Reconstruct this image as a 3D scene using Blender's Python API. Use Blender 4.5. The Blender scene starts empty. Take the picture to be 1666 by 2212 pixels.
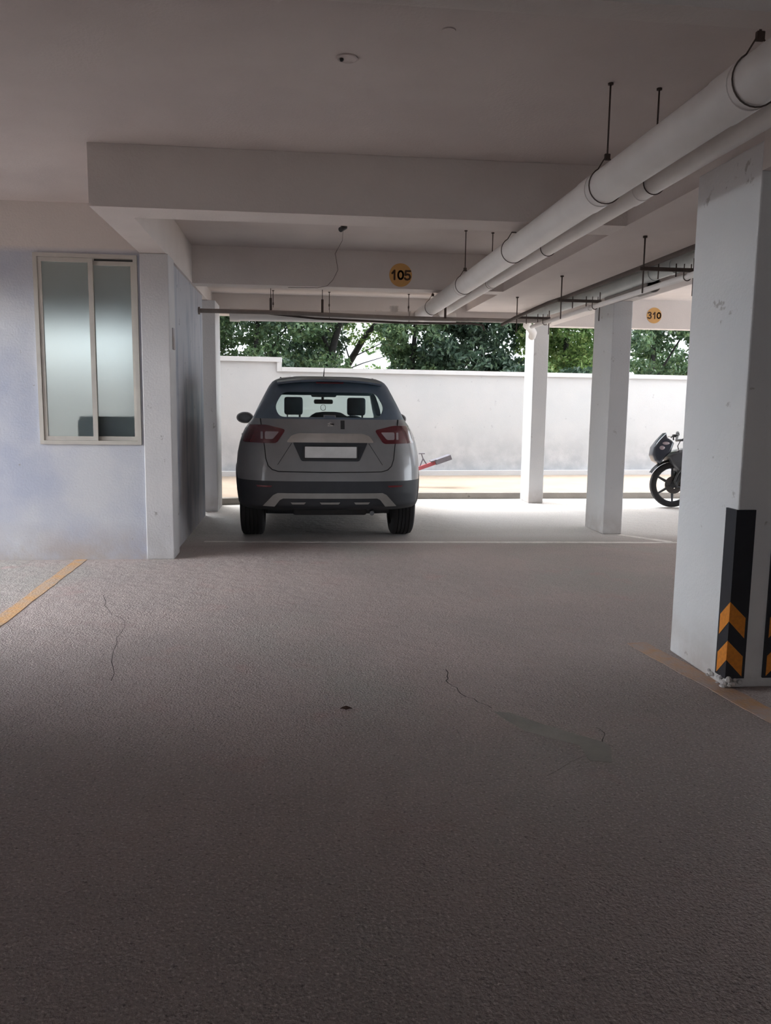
import bpy, bmesh, math, random
import numpy as np
from mathutils import Vector, Matrix
random.seed(7); rng = np.random.default_rng(7)
S = bpy.context.scene; COL = S.collection
R = math.radians

# ------------------------------------------------------------------ camera, light, exposure
def camera():
    f, pitch, yaw, roll = 1757.0, R(7.66), R(6.18), R(.76)
    cy, sy, cp, sp = math.cos(yaw), math.sin(yaw), math.cos(pitch), math.sin(pitch)
    fw = Vector((sy*cp, cy*cp, -sp)); rt = Vector((cy, -sy, 0)); up = rt.cross(fw)
    r2 = rt*math.cos(roll) + up*math.sin(roll); u2 = -rt*math.sin(roll) + up*math.cos(roll)
    cd = bpy.data.cameras.new('camera'); cd.sensor_fit = 'HORIZONTAL'; cd.sensor_width = 36
    cd.lens = f/1666*36; cd.clip_start = .02; cd.clip_end = 300
    c = bpy.data.objects.new('camera', cd); COL.objects.link(c)
    m = Matrix((r2, u2, -fw)).transposed().to_4x4(); m.translation = Vector((0, 0, 1.35))
    c.matrix_world = m; S.camera = c
camera()
S.view_settings.view_transform = 'Standard'; S.view_settings.look = 'None'
S.view_settings.gamma = 1; S.view_settings.use_curve_mapping = False
S.view_settings.exposure = 0.75
S.cycles.max_bounces = 10; S.cycles.diffuse_bounces = 6; S.cycles.glossy_bounces = 3
S.cycles.transparent_max_bounces = 12; S.cycles.transmission_bounces = 6
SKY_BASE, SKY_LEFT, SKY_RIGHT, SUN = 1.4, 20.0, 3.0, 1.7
w = bpy.data.worlds.new('hazy_sky'); S.world = w; w.use_nodes = True
wt = w.node_tree; bg = wt.nodes['Background']
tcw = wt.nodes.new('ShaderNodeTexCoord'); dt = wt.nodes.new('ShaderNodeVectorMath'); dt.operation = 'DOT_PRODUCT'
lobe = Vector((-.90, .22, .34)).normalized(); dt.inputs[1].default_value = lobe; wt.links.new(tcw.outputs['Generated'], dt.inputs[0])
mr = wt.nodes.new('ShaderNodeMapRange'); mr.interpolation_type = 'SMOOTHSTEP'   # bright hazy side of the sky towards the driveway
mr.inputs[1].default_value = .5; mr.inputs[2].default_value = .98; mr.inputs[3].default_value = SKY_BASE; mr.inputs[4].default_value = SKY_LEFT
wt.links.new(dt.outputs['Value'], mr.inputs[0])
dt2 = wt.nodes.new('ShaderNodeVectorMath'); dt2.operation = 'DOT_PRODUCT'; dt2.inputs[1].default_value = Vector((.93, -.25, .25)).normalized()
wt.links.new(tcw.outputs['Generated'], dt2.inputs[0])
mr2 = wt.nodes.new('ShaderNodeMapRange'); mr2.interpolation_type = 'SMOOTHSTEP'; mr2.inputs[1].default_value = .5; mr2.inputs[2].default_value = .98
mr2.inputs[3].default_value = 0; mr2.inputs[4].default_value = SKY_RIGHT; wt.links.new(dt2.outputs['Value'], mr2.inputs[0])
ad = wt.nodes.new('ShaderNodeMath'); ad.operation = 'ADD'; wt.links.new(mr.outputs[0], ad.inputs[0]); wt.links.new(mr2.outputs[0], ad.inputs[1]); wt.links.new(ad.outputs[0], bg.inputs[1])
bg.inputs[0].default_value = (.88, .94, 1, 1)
sd = bpy.data.lights.new('hazy_sun', 'SUN'); sd.energy = SUN; sd.angle = R(25); sd.color = (1, .96, .9)
so = bpy.data.objects.new('hazy_sun', sd); COL.objects.link(so)
so.rotation_euler = (R(-20), R(-6), 0)   # veiled sun standing high over the trees

# ------------------------------------------------------------------ materials
def nodes(name):
    m = bpy.data.materials.new(name); m.use_nodes = True; nt = m.node_tree
    return m, nt, nt.nodes['Principled BSDF']
def mix(nt, a, b, fac):
    n = nt.nodes.new('ShaderNodeMix'); n.data_type = 'RGBA'
    for i, v in ((6, a), (7, b)):
        if isinstance(v, (tuple, list)): n.inputs[i].default_value = (*v, 1)
        else: nt.links.new(v, n.inputs[i])
    if isinstance(fac, (int, float)): n.inputs[0].default_value = fac
    else: nt.links.new(fac, n.inputs[0])
    return n.outputs[2]
def noise(nt, scale, lo, hi, detail=4, coord='Object', stretch=(1, 1, 1), rough=.55):
    tc = nt.nodes.new('ShaderNodeTexCoord'); mp = nt.nodes.new('ShaderNodeMapping')
    mp.inputs['Scale'].default_value = stretch
    n = nt.nodes.new('ShaderNodeTexNoise'); n.inputs['Scale'].default_value = scale
    n.inputs['Detail'].default_value = detail; n.inputs['Roughness'].default_value = rough
    r = nt.nodes.new('ShaderNodeMapRange'); r.inputs[1].default_value = lo; r.inputs[2].default_value = hi
    nt.links.new(tc.outputs[coord], mp.inputs[0]); nt.links.new(mp.outputs[0], n.inputs[0]); nt.links.new(n.outputs[0], r.inputs[0])
    return r.outputs[0]
def bump(nt, b, h, strength, dist=.01, prev=None):
    n = nt.nodes.new('ShaderNodeBump'); n.inputs['Strength'].default_value = strength; n.inputs['Distance'].default_value = dist
    nt.links.new(h, n.inputs['Height'])
    if prev: nt.links.new(prev, n.inputs['Normal'])
    nt.links.new(n.outputs[0], b.inputs['Normal']); return n.outputs[0]
def simple(name, c, rough=.5, metal=0., c2=None, ns=8, bmp=0, coat=0, spec=.5):
    m, nt, b = nodes(name)
    b.inputs['Roughness'].default_value = rough; b.inputs['Metallic'].default_value = metal
    b.inputs['Specular IOR Level'].default_value = spec
    c2 = c2 or tuple(x*.85 for x in c)
    nt.links.new(mix(nt, c, c2, noise(nt, ns, .35, .65)), b.inputs['Base Color'])
    if coat: b.inputs['Coat Weight'].default_value = coat; b.inputs['Coat Roughness'].default_value = .06
    if bmp: bump(nt, b, noise(nt, ns*10, .3, .7), bmp, .005)
    return m
def plaster(name, c1, c2, c3=None, zfade=None, bm=.25, st=(1, 1, 1), lo=.36, hi=.64):
    """matt limewash: two tones in broad clouds, small dirt specks, optional dirty skirting band (object z)"""
    m, nt, b = nodes(name); b.inputs['Roughness'].default_value = .85; b.inputs['Specular IOR Level'].default_value = .15
    col = mix(nt, c1, c2, noise(nt, 1.4, lo, hi, 6, stretch=st))
    if c3: col = mix(nt, col, c3, noise(nt, 9, .655, .70, 9, rough=.62))
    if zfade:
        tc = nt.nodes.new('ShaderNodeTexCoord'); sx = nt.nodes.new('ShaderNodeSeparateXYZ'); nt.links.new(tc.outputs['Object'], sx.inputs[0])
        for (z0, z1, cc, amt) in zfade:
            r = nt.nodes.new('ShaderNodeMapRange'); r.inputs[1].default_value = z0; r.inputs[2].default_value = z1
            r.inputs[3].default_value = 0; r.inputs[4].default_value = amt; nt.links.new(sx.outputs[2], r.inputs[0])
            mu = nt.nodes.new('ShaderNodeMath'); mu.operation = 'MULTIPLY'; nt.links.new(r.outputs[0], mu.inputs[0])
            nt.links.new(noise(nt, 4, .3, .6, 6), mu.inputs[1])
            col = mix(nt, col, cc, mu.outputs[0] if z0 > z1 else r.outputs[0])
    nt.links.new(col, b.inputs['Base Color'])
    bump(nt, b, noise(nt, 60, .3, .7, 5), bm, .004)
    return m
M = {}
WARM, COOL = (.60, .555, .52), (.50, .525, .60)
M['ceiling'] = plaster('ceiling_plaster', (.68, .615, .585), (.63, .565, .54))
M['beam'] = plaster('beam_plaster', (.72, .66, .625), (.66, .60, .57))
M['wall'] = plaster('blue_washed_plaster', (.56, .565, .59), (.42, .445, .53), (.32, .30, .29),
                    [(2.50, 2.56, (.68, .62, .58), 1.0), (.34, 0.0, (.42, .36, .32), .9)])
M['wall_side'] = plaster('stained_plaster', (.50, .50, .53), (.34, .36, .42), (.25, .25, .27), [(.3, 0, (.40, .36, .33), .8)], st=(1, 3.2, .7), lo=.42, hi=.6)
M['column'] = plaster('column_plaster', (.70, .69, .685), (.65, .65, .66), (.45, .43, .42), [(.3, 0, (.40, .35, .32), .7)])
M['corner'] = plaster('corner_column_plaster', (.62, .60, .59), (.54, .53, .54), (.30, .28, .27), [(.45, 0, (.45, .43, .42), .8)])
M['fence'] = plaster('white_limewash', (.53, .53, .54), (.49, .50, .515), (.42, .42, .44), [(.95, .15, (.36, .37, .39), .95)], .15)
M['fence_cap'] = plaster('white_coping', (.60, .60, .61), (.56, .56, .57))
M['dark_room'] = plaster('dim_plaster', (.55, .51, .49), (.50, .46, .44))
M['kerb'] = plaster('rough_kerb_concrete', (.34, .31, .28), (.24, .22, .20), (.15, .14, .13), None, .6)
M['sand'] = plaster('pale_sand', (.42, .335, .265), (.37, .295, .235), None, None, .6)
M['driveway'] = plaster('pale_driveway_concrete', (.62, .58, .54), (.55, .52, .48))
M['earth'] = plaster('brown_earth', (.25, .2, .14), (.16, .14, .09), None, None, .6)

def floor_mat():
    m, nt, b = nodes('pitted_concrete'); b.inputs['Roughness'].default_value = .62; b.inputs['Specular IOR Level'].default_value = .35
    col = mix(nt, (.43, .355, .33), (.37, .315, .295), noise(nt, .9, .38, .62, 6))
    col = mix(nt, col, (.36, .345, .315), noise(nt, .55, .52, .66, 5, stretch=(1, .7, 1)))
    col = mix(nt, col, (.42, .31, .285), noise(nt, 2.3, .60, .72, 5))
    tc = nt.nodes.new('ShaderNodeTexCoord'); sx = nt.nodes.new('ShaderNodeSeparateXYZ'); nt.links.new(tc.outputs['Object'], sx.inputs[0])
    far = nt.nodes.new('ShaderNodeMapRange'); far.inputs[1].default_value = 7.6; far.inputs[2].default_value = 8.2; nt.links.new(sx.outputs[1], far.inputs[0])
    col = mix(nt, col, (.68, .655, .63), far.outputs[0])            # bay screed painted paler to stand in for yard daylight
    spk = noise(nt, 120, .35, .75, 3)
    col = mix(nt, col, (.17, .14, .13), noise(nt, 75, .57, .74, 4)); col = mix(nt, col, (.66, .57, .53), noise(nt, 100, .53, .72, 4))
    nt.links.new(col, b.inputs['Base Color'])
    near = nt.nodes.new('ShaderNodeMapRange'); near.inputs[1].default_value = 7.5; near.inputs[2].default_value = 3.0
    near.inputs[3].default_value = .12; near.inputs[4].default_value = 1; nt.links.new(sx.outputs[1], near.inputs[0])
    v = nt.nodes.new('ShaderNodeTexVoronoi'); v.inputs['Scale'].default_value = 75; nt.links.new(tc.outputs['Object'], v.inputs[0])
    v2 = nt.nodes.new('ShaderNodeMath'); v2.operation = 'ADD'; nt.links.new(v.outputs[0], v2.inputs[0]); nt.links.new(spk, v2.inputs[1])
    n1 = nt.nodes.new('ShaderNodeBump'); n1.inputs['Distance'].default_value = .009
    nt.links.new(near.outputs[0], n1.inputs['Strength']); nt.links.new(v2.outputs[0], n1.inputs['Height'])
    n2 = nt.nodes.new('ShaderNodeBump'); n2.inputs['Distance'].default_value = .02; n2.inputs['Strength'].default_value = .35
    nt.links.new(noise(nt, 9, .3, .7, 4), n2.inputs['Height']); nt.links.new(n1.outputs[0], n2.inputs['Normal'])
    nt.links.new(n2.outputs[0], b.inputs['Normal'])
    return m
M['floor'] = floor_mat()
def worn_paint(name, c, under, lo=.5, hi=.7):
    m, nt, b = nodes(name); b.inputs['Roughness'].default_value = .7
    nt.links.new(mix(nt, c, under, noise(nt, 7, lo, hi, 8, rough=.7)), b.inputs['Base Color'])
    bump(nt, b, noise(nt, 60, .3, .7), .4, .006); return m
M['orange_line'] = worn_paint('worn_orange_paint', (.60, .34, .15), (.46, .37, .30), .40, .66)
M['orange_faint'] = worn_paint('faded_orange_paint', (.50, .29, .15), (.42, .34, .31), .34, .62)
M['white_line'] = worn_paint('worn_white_paint', (.90, .86, .82), (.62, .58, .55), .45, .68)
M['crack'] = simple('floor_crack_dark', (.07, .06, .055), .9)
M['patch'] = simple('cement_patch', (.27, .265, .235), .8, c2=(.34, .315, .285), ns=6, bmp=.4)
M['pipe'] = simple('white_pvc', (.76, .72, .69), .42, c2=(.71, .67, .64), ns=5)
M['pipe_grey'] = simple('grey_pvc', (.40, .43, .42), .42, ns=5)
M['pipe_dark'] = simple('old_dark_pvc', (.25, .225, .21), .6, ns=5)
M['steel_pipe'] = simple('dirty_metal_pipe', (.30, .255, .23), .6, .2, ns=12)
M['rust'] = simple('rusty_iron', (.10, .075, .065), .75, .3, ns=30, bmp=.3)
M['black'] = simple('matt_black', (.02, .02, .022), .6)
M['guard'] = simple('black_guard_rubber', (.018, .02, .027), .45, ns=20)
M['chevron'] = simple('orange_reflective', (.75, .27, .03), .35, c2=(.62, .21, .03), ns=60)
M['sign'] = simple('ochre_paint', (.66, .37, .12), .8, c2=(.60, .33, .12))
M['digit'] = simple('dark_brown_paint', (.06, .025, .01), .7)
M['aluminium'] = simple('cream_powder_coat', (.52, .49, .44), .4, c2=(.47, .44, .40))
M['rubber_gasket'] = simple('gasket', (.03, .03, .03), .6)
M['frost'] = None
def frosted():
    m, nt, b = nodes('frosted_glass'); out = nt.nodes['Material Output']
    tr = nt.nodes.new('ShaderNodeBsdfTranslucent'); tr.inputs[0].default_value = (.75, .85, .83, 1)
    rf = nt.nodes.new('ShaderNodeBsdfRefraction'); rf.inputs[0].default_value = (.95, 1, .99, 1); rf.inputs['Roughness'].default_value = .5; rf.inputs['IOR'].default_value = 1.25
    b.inputs['Base Color'].default_value = (.5, .56, .56, 1); b.inputs['Roughness'].default_value = .4
    x = nt.nodes.new('ShaderNodeMixShader'); x.inputs[0].default_value = .85
    nt.links.new(tr.outputs[0], x.inputs[1]); nt.links.new(rf.outputs[0], x.inputs[2])
    y = nt.nodes.new('ShaderNodeMixShader'); y.inputs[0].default_value = .07
    nt.links.new(x.outputs[0], y.inputs[1]); nt.links.new(b.outputs[0], y.inputs[2]); nt.links.new(y.outputs[0], out.inputs[0]); return m
M['frost'] = frosted()
def glass(name, tint):
    m, nt, b = nodes(name); out = nt.nodes['Material Output']
    t = nt.nodes.new('ShaderNodeBsdfTransparent'); t.inputs[0].default_value = (*tint, 1)
    g = nt.nodes.new('ShaderNodeBsdfGlossy'); g.inputs['Roughness'].default_value = .03
    fr = nt.nodes.new('ShaderNodeLayerWeight'); fr.inputs[0].default_value = .2
    pw = nt.nodes.new('ShaderNodeMath'); pw.operation = 'MULTIPLY_ADD'; nt.links.new(fr.outputs['Facing'], pw.inputs[0]); pw.inputs[1].default_value = .18; pw.inputs[2].default_value = .03
    x = nt.nodes.new('ShaderNodeMixShader'); nt.links.new(pw.outputs[0], x.inputs[0])
    nt.links.new(t.outputs[0], x.inputs[1]); nt.links.new(g.outputs[0], x.inputs[2]); nt.links.new(x.outputs[0], out.inputs[0]); return m
M['car_glass'] = glass('green_tinted_glass', (.80, .88, .86))
M['paint'] = simple('grey_car_paint', (.225, .225, .235), .4, .25, c2=(.21, .21, .22), coat=.5)
M['roof'] = simple('glare_lifted_dark_blue_paint', (.10, .14, .19), .42, coat=.2)  # dark roof paint lifted to carry a veil of glare
M['cladding'] = simple('black_plastic', (.028, .031, .038), .6)
M['silver'] = simple('satin_silver', (.30, .29, .28), .45, .4)
M['garnish'] = simple('satin_chrome', (.50, .46, .43), .3, .6)
M['emblem'] = simple('pale_emblem', (.55, .52, .50), .45)
M['lamp_red'] = simple('red_lens', (.10, .009, .016), .2, coat=.8)
M['lamp_white'] = simple('clear_lens', (.34, .28, .30), .2, coat=.5)
M['reflector'] = simple('dark_red_reflector', (.15, .015, .02), .3)
M['plate'] = simple('number_plate_white', (.62, .62, .62), .5)
M['fabric'] = simple('glare_lifted_seat_fabric', (.13, .175, .21), .9)  # cloth made lighter and bluer to stand in for glare on the glass
M['tyre'] = simple('tyre_rubber', (.02, .02, .022), .8)
M['rim'] = simple('dark_alloy', (.12, .12, .125), .35, .8)
M['seam'] = simple('seam_black', (.006, .006, .008), .8)
M['chrome'] = simple('chrome', (.6, .6, .6), .15, 1.)
M['bike_paint'] = simple('bike_dark_paint', (.035, .04, .055), .3, coat=.5)
M['bike_tank'] = simple('bike_silver_tank', (.30, .31, .33), .3, .3, coat=.5)
M['bike_grey'] = simple('bike_grey_plastic', (.055, .057, .065), .5)
M['red_steel'] = simple('faded_red_paint', (.50, .12, .14), .5, c2=(.42, .10, .13))
M['grey_steel'] = simple('grey_painted_steel', (.18, .17, .20), .5)
M['bark'] = simple('bark', (.045, .042, .045), .9, c2=(.03, .03, .03), ns=12, bmp=.6)
M['leaf_litter'] = simple('dry_leaf', (.09, .05, .035), .8)
M['furniture'] = simple('navy_upholstery', (.02, .025, .04), .8)
M['device'] = simple('dark_device', (.02, .018, .018), .4)
def leaf_mat(name, a, b_, c):
    m, nt, b = nodes(name); out = nt.nodes['Material Output']
    col = mix(nt, a, b_, noise(nt, 1.1, .4, .6, 3)); col = mix(nt, col, c, noise(nt, 9, .5, .7, 2))
    nt.links.new(col, b.inputs['Base Color']); b.inputs['Roughness'].default_value = .45
    tr = nt.nodes.new('ShaderNodeBsdfTranslucent'); nt.links.new(col, tr.inputs[0])
    x = nt.nodes.new('ShaderNodeMixShader'); x.inputs[0].default_value = .35
    nt.links.new(b.outputs[0], x.inputs[1]); nt.links.new(tr.outputs[0], x.inputs[2]); nt.links.new(x.outputs[0], out.inputs[0]); return m
M['leaf_dark'] = leaf_mat('dark_green_leaves', (.075, .125, .085), (.05, .09, .065), (.16, .24, .13))
M['leaf_mid'] = leaf_mat('green_leaves', (.11, .19, .09), (.07, .125, .08), (.24, .33, .15))
M['leaf_light'] = leaf_mat('yellow_green_leaves', (.20, .32, .09), (.10, .20, .07), (.42, .50, .20))

# ------------------------------------------------------------------ mesh helpers
class MB:
    def __init__(s): s.b = bmesh.new()
    def box(s, x0, x1, y0, y1, z0, z1, bev=0):
        vs = [s.b.verts.new((x, y, z)) for x in (x0, x1) for y in (y0, y1) for z in (z0, z1)]
        fs = [s.b.faces.new([vs[i] for i in q]) for q in ((0, 1, 3, 2), (4, 6, 7, 5), (0, 4, 5, 1), (2, 3, 7, 6), (0, 2, 6, 4), (1, 5, 7, 3))]
        if bev: bmesh.ops.bevel(s.b, geom=list({e for f in fs for e in f.edges}), offset=bev, segments=2, affect='EDGES', profile=.5)
        return s
    def tube(s, pts, r, n=12, closed=False, caps=True):
        pts = [Vector(p) for p in pts]; rs = r if isinstance(r, (list, tuple)) else [r]*len(pts)
        rings = []; N = len(pts); prev = None
        for i, p in enumerate(pts):
            a = pts[(i-1) % N] if (i > 0 or closed) else p; c = pts[(i+1) % N] if (i < N-1 or closed) else p
            t = (c-a).normalized()
            if prev is None:
                u = t.orthogonal().normalized()
            else:
                u = prev - t*prev.dot(t)
                u = u.normalized() if u.length > 1e-6 else t.orthogonal().normalized()
            prev = u; v = t.cross(u)
            rings.append([s.b.verts.new(p + (u*math.cos(2*math.pi*k/n) + v*math.sin(2*math.pi*k/n))*rs[i]) for k in range(n)])
        for i in range(N if closed else N-1):
            A, B = rings[i], rings[(i+1) % N]
            for k in range(n): s.b.faces.new((A[k], A[(k+1) % n], B[(k+1) % n], B[k]))
        if caps and not closed: s.b.faces.new(rings[0][::-1]); s.b.faces.new(rings[-1])
        return s
    def cyl(s, p0, p1, r, n=16): return s.tube([p0, p1], r, n)
    def lathe(s, prof, c, axis='x', n=40):
        """closed profile of (a along axis, radius) revolved about axis through c"""
        c = Vector(c); rings = []
        for k in range(n):
            t = 2*math.pi*k/n; ca, sa = math.cos(t), math.sin(t); ring = []
            for a, r in prof:
                v = {'x': (a, r*ca, r*sa), 'y': (r*ca, a, r*sa), 'z': (r*ca, r*sa, a)}[axis]
                ring.append(s.b.verts.new(c + Vector(v)))
            rings.append(ring)
        m = len(prof)
        for k in range(n):
            A, B = rings[k], rings[(k+1) % n]
            for j in range(m):
                if prof[j][1] < 1e-6 and prof[(j+1) % m][1] < 1e-6: continue
                try: s.b.faces.new((A[j], A[(j+1) % m], B[(j+1) % m], B[j]))
                except ValueError: pass
        bmesh.ops.remove_doubles(s.b, verts=s.b.verts, dist=1e-6)
        return s
    def prism(s, poly, axis, a0, a1):
        """poly extruded along axis between a0,a1; poly is in the two other axes in xyz order"""
        def P(u, v, a): return {'x': (a, u, v), 'y': (u, a, v), 'z': (u, v, a)}[axis]
        A = [s.b.verts.new(P(u, v, a0)) for u, v in poly]; B = [s.b.verts.new(P(u, v, a1)) for u, v in poly]
        n = len(poly)
        f1 = s.b.faces.new(A); f2 = s.b.faces.new(B[::-1])
        for i in range(n): s.b.faces.new((A[(i+1) % n], A[i], B[i], B[(i+1) % n]))
        bmesh.ops.triangulate(s.b, faces=[f1, f2]) if n > 4 else None
        return s
    def sphere(s, c, r, sc=(1, 1, 1), n=20, rot=None):
        m = Matrix.Translation(c)
        if rot: m = m @ rot
        m = m @ Matrix.Diagonal((r*sc[0], r*sc[1], r*sc[2], 1))
        bmesh.ops.create_uvsphere(s.b, u_segments=n, v_segments=n//2+2, radius=1, matrix=m); return s
    def build(s, name, mat, parent=None, smooth=True, loc=None):
        bmesh.ops.recalc_face_normals(s.b, faces=s.b.faces)
        me = bpy.data.meshes.new(name); s.b.to_mesh(me); s.b.free()
        return link(name, me, mat, parent, smooth, loc)
def link(name, me, mat, parent=None, smooth=True, loc=None):
    if mat is not None: me.materials.append(mat)
    o = bpy.data.objects.new(name, me); COL.objects.link(o)
    if smooth:
        try: me.shade_auto_smooth
        except AttributeError: pass
        me.polygons.foreach_set('use_smooth', [True]*len(me.polygons))
        sharp = me.attributes.get('sharp_edge') or me.attributes.new('sharp_edge', 'BOOLEAN', 'EDGE')
        bm = bmesh.new(); bm.from_mesh(me)
        sharp.data.foreach_set('value', [len(e.link_faces) != 2 or e.calc_face_angle(0) > R(38) for e in bm.edges]); bm.free()
    if loc: o.location = loc
    if parent: o.parent = parent
    return o
def empty(name, loc, rz=0):
    o = bpy.data.objects.new(name, None); COL.objects.link(o); o.location = loc; o.rotation_euler[2] = rz; o.empty_display_size = .1; return o
def tag(o, label=None, cat=None, group=None, kind=None):
    for k, v in (('label', label), ('category', cat), ('group', group), ('kind', kind)):
        if v: o[k] = v
    return o
def struct(o): o['kind'] = 'structure'; return o
def copy_tree(o, parent=None):
    c = o.copy(); COL.objects.link(c)
    if parent is not None: c.parent = parent
    for ch in [x for x in list(COL.objects) if x.parent == o]: copy_tree(ch, c)
    return c
def box(name, mat, *a, bev=0): return MB().box(*a, bev=bev).build(name, mat, smooth=False)
def rel(o, parent):
    """parts are modelled in world metres: keep them there when the thing's empty is not at the origin"""
    o.parent = parent; o.matrix_parent_inverse = parent.matrix_world.inverted(); return o

# ------------------------------------------------------------------ structure
# kerb line (front edge of the yard), also the far edge of the slab
K = [(-8, 8.85), (-.985, 10.67), (1.67, 11.35), (4.4, 11.42), (12, 11.55)]
b = MB(); n = len(K)
b.prism([(-8, -6)] + K[:] [0:0] + [(12, -6)] + K[::-1], 'z', -.15, 0)
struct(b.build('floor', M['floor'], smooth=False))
b = MB()
for i in range(n-1):
    (x0, y0), (x1, y1) = K[i], K[i+1]
    b.prism([(x0, y0+.002), (x1, y1+.002), (x1, y1+.14), (x0, y0+.14)], 'z', -.1, .085)
struct(b.build('kerb', M['kerb'], smooth=False))
F0, F1 = Vector((-8, 13.62)), Vector((12, 15.50))      # boundary wall base line
fx = lambda x: 14.25 + (x+1.31)*.0855
b = MB(); b.prism([(x, y+.13) for x, y in K] + [(12, fx(12)+.3), (-8, fx(-8)+.3)], 'z', -.1, .055)
struct(b.build('ground_sand', M['sand'], smooth=False))
struct(MB().prism([(-30, fx(-30)+.3), (45, fx(45)+.3), (45, 70), (-30, 70)], 'z', -.1, .02).build('ground_beyond', M['earth'], smooth=False))
struct(MB().prism([(-30, -10), (-8.01, -10), (-8.01, 13.6), (-30, 11)], 'z', -.1, .0).build('ground_driveway', M['driveway'], smooth=False))
# boundary wall
def fence_seg(b, x0, x1, y0, y1, z0, z1):
    d = .0855; b.prism([(x0, fx(x0)+y0), (x1, fx(x1)+y0), (x1, fx(x1)+y1), (x0, fx(x0)+y1)], 'z', z0, z1)
b = MB(); fence_seg(b, -8, -.28, .03, .25, 0, 2.02); fence_seg(b, -.28, 12, .03, .25, 0, 1.86)
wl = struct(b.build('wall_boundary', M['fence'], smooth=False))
b = MB(); fence_seg(b, -8, -.28, -.01, .28, 2.02, 2.10); fence_seg(b, -.36, -.28, -.005, .26, 1.86, 2.02); fence_seg(b, -.279, 12, -.01, .28, 1.86, 1.935)
c = b.build('coping', M['fence_cap'], smooth=False); c.parent = wl
b = MB(); fence_seg(b, -8, 12, -.10, .03, 0, .14)
c = b.build('plinth', M['fence_cap'], smooth=False); c.parent = wl

ZC, ZB = 2.90, 2.527
struct(box('ceiling', M['ceiling'], -6.2, 12, -6, 8.9, ZC, ZC+.18))
c_ = struct(box('ceiling_bay', M['ceiling'], -1.28, 3.42, 8.9, 11.1, 2.68, 2.68+.4))
struct(box('ceiling_bay_right', M['ceiling'], 3.42, 12, 2.6, 11.1, 2.78, 2.895))
struct(box('ceiling_bay_left', M['ceiling'], -8, -1.28, 8.9, 10.9, 2.9, 3.08))
struct(box('ceiling_drop_slab', M['ceiling'], 2.16, 3.20, 3.60, 10.6, 2.53, 2.899))
def beam(*a): return struct(box('ceiling_beam', M['beam'], *a))
beam(-1.281, 2.159, 5.38, 5.68, ZB, 2.899)
beam(-1.067, 2.159, 8.65, 8.88, ZB, 2.899)
beam(-1.28, -1.068, 5.681, 10.9, ZB+.001, 2.898)
beam(-1.067, 3.2, 10.601, 10.9, 2.43, 2.899)
beam(3.201, 3.42, 3.0, 11.09, 2.41, 2.899)
beam(3.421, 12, 10.9, 11.09, 2.40, 2.899)
beam(-8, 2.059, 2.49, 2.60, 2.53, 2.899)
beam(2.06, 2.33, -6, 3.599, 2.397, 2.899)
# left back wall with the window opening
WX0, WX1, WZ0, WZ1 = -2.116, -1.300, .972, 2.508
b = MB(); b.box(-8, WX0, 7, 7.15, 0, ZC); b.box(WX1, -1.281, 7, 7.15, 0, ZC); b.box(WX0, WX1, 7, 7.15, 0, WZ0); b.box(WX0, WX1, 7, 7.15, WZ1, ZC)
bmesh.ops.remove_doubles(b.b, verts=b.b.verts, dist=1e-5)
struct(b.build('wall_back_left', M['wall'], smooth=False))
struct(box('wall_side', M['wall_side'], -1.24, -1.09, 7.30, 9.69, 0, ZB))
tag(box('corner_column', M['corner'], -1.28, -1.052, 6.985, 7.30, 0, ZB-.001, bev=.006), 'plastered column with chipped edge at the corner beside the window', 'column')
tag(box('square_column', M['column'], -1.20, -.98, 10.06, 10.63, 0, 2.527, bev=.006), 'pale column at the outer left edge, behind the stained side wall', 'column')
# columns on the right
def column(x0, x1, y0, y1, z, label): return tag(box('concrete_column', M['column'], x0, x1, y0, y1, 0, z, bev=.008), label, 'column', None)
column(3.158, 3.362, 10.87, 11.30, 2.41, 'slender white column farthest away, standing at the yard kerb')
column(3.20, 3.405, 8.20, 8.74, 2.409, 'column standing by the white line, between the far column and the big near one')
column(2.06, 2.325, 3.60, 4.20, 2.529, 'big white column at the right edge with a striped corner guard')
# crumbled plaster at the foot of the big column
b = MB()
for _ in range(26):
    t = random.random(); x, y = (2.058-random.uniform(0, .012), 3.60+.16*t*t) if random.random() < .6 else (2.06+.07*t, 3.598-random.uniform(0, .012))
    b.sphere((x, y, random.uniform(0, .05)), random.uniform(.008, .018), (1, 1, .8), 6)
col3 = [o for o in COL.objects if o.name.startswith('concrete_column')][-1]
b.build('crumbled_plaster', M['column'], col3, smooth=False)
# enclosing walls and added light blockers, all out of view
b = MB(); b.box(-8, -1.8, -6.15, -6, 0, 3.0); b.box(1.0, 12, -6.15, -6, 0, 3.0); b.box(-1.8, 1.0, -6.15, -6, 2.2, 3.0)
struct(b.build('wall_rear', M['dark_room'], smooth=False))
struct(box('wall_right', M['dark_room'], 9, 9.15, -6, 5.0, 0, ZC))
struct(box('wall_low_sky_blocker', M['dark_room'], -7.4, -7.2, -6, 7, 0, 1.4))  # unseen low wall added to keep horizon light off the column top
struct(box('wall_sky_blocker_right', M['wall'], 12.2, 12.4, 11.8, 15.2, 0, 12))  # unseen wall added to keep right-hand sky light off the boundary wall
b = MB(); b.box(-3.35, -3.2, -6, 4.35, 0, ZC); b.box(-3.35, -3.2, 4.35, 6.999, 2.18, ZC)
struct(b.build('wall_left', M['dark_room'], smooth=False))
struct(box('wall_sky_blocker_left', M['wall'], -8.4, -8.05, 8.9, 26, 0, 12))  # added out of view to block the left sky glow from the boundary wall
struct(box('wall_upper_storeys', M['column'], -6.2, 12, -6, 11.1, 3.085, 12))
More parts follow.
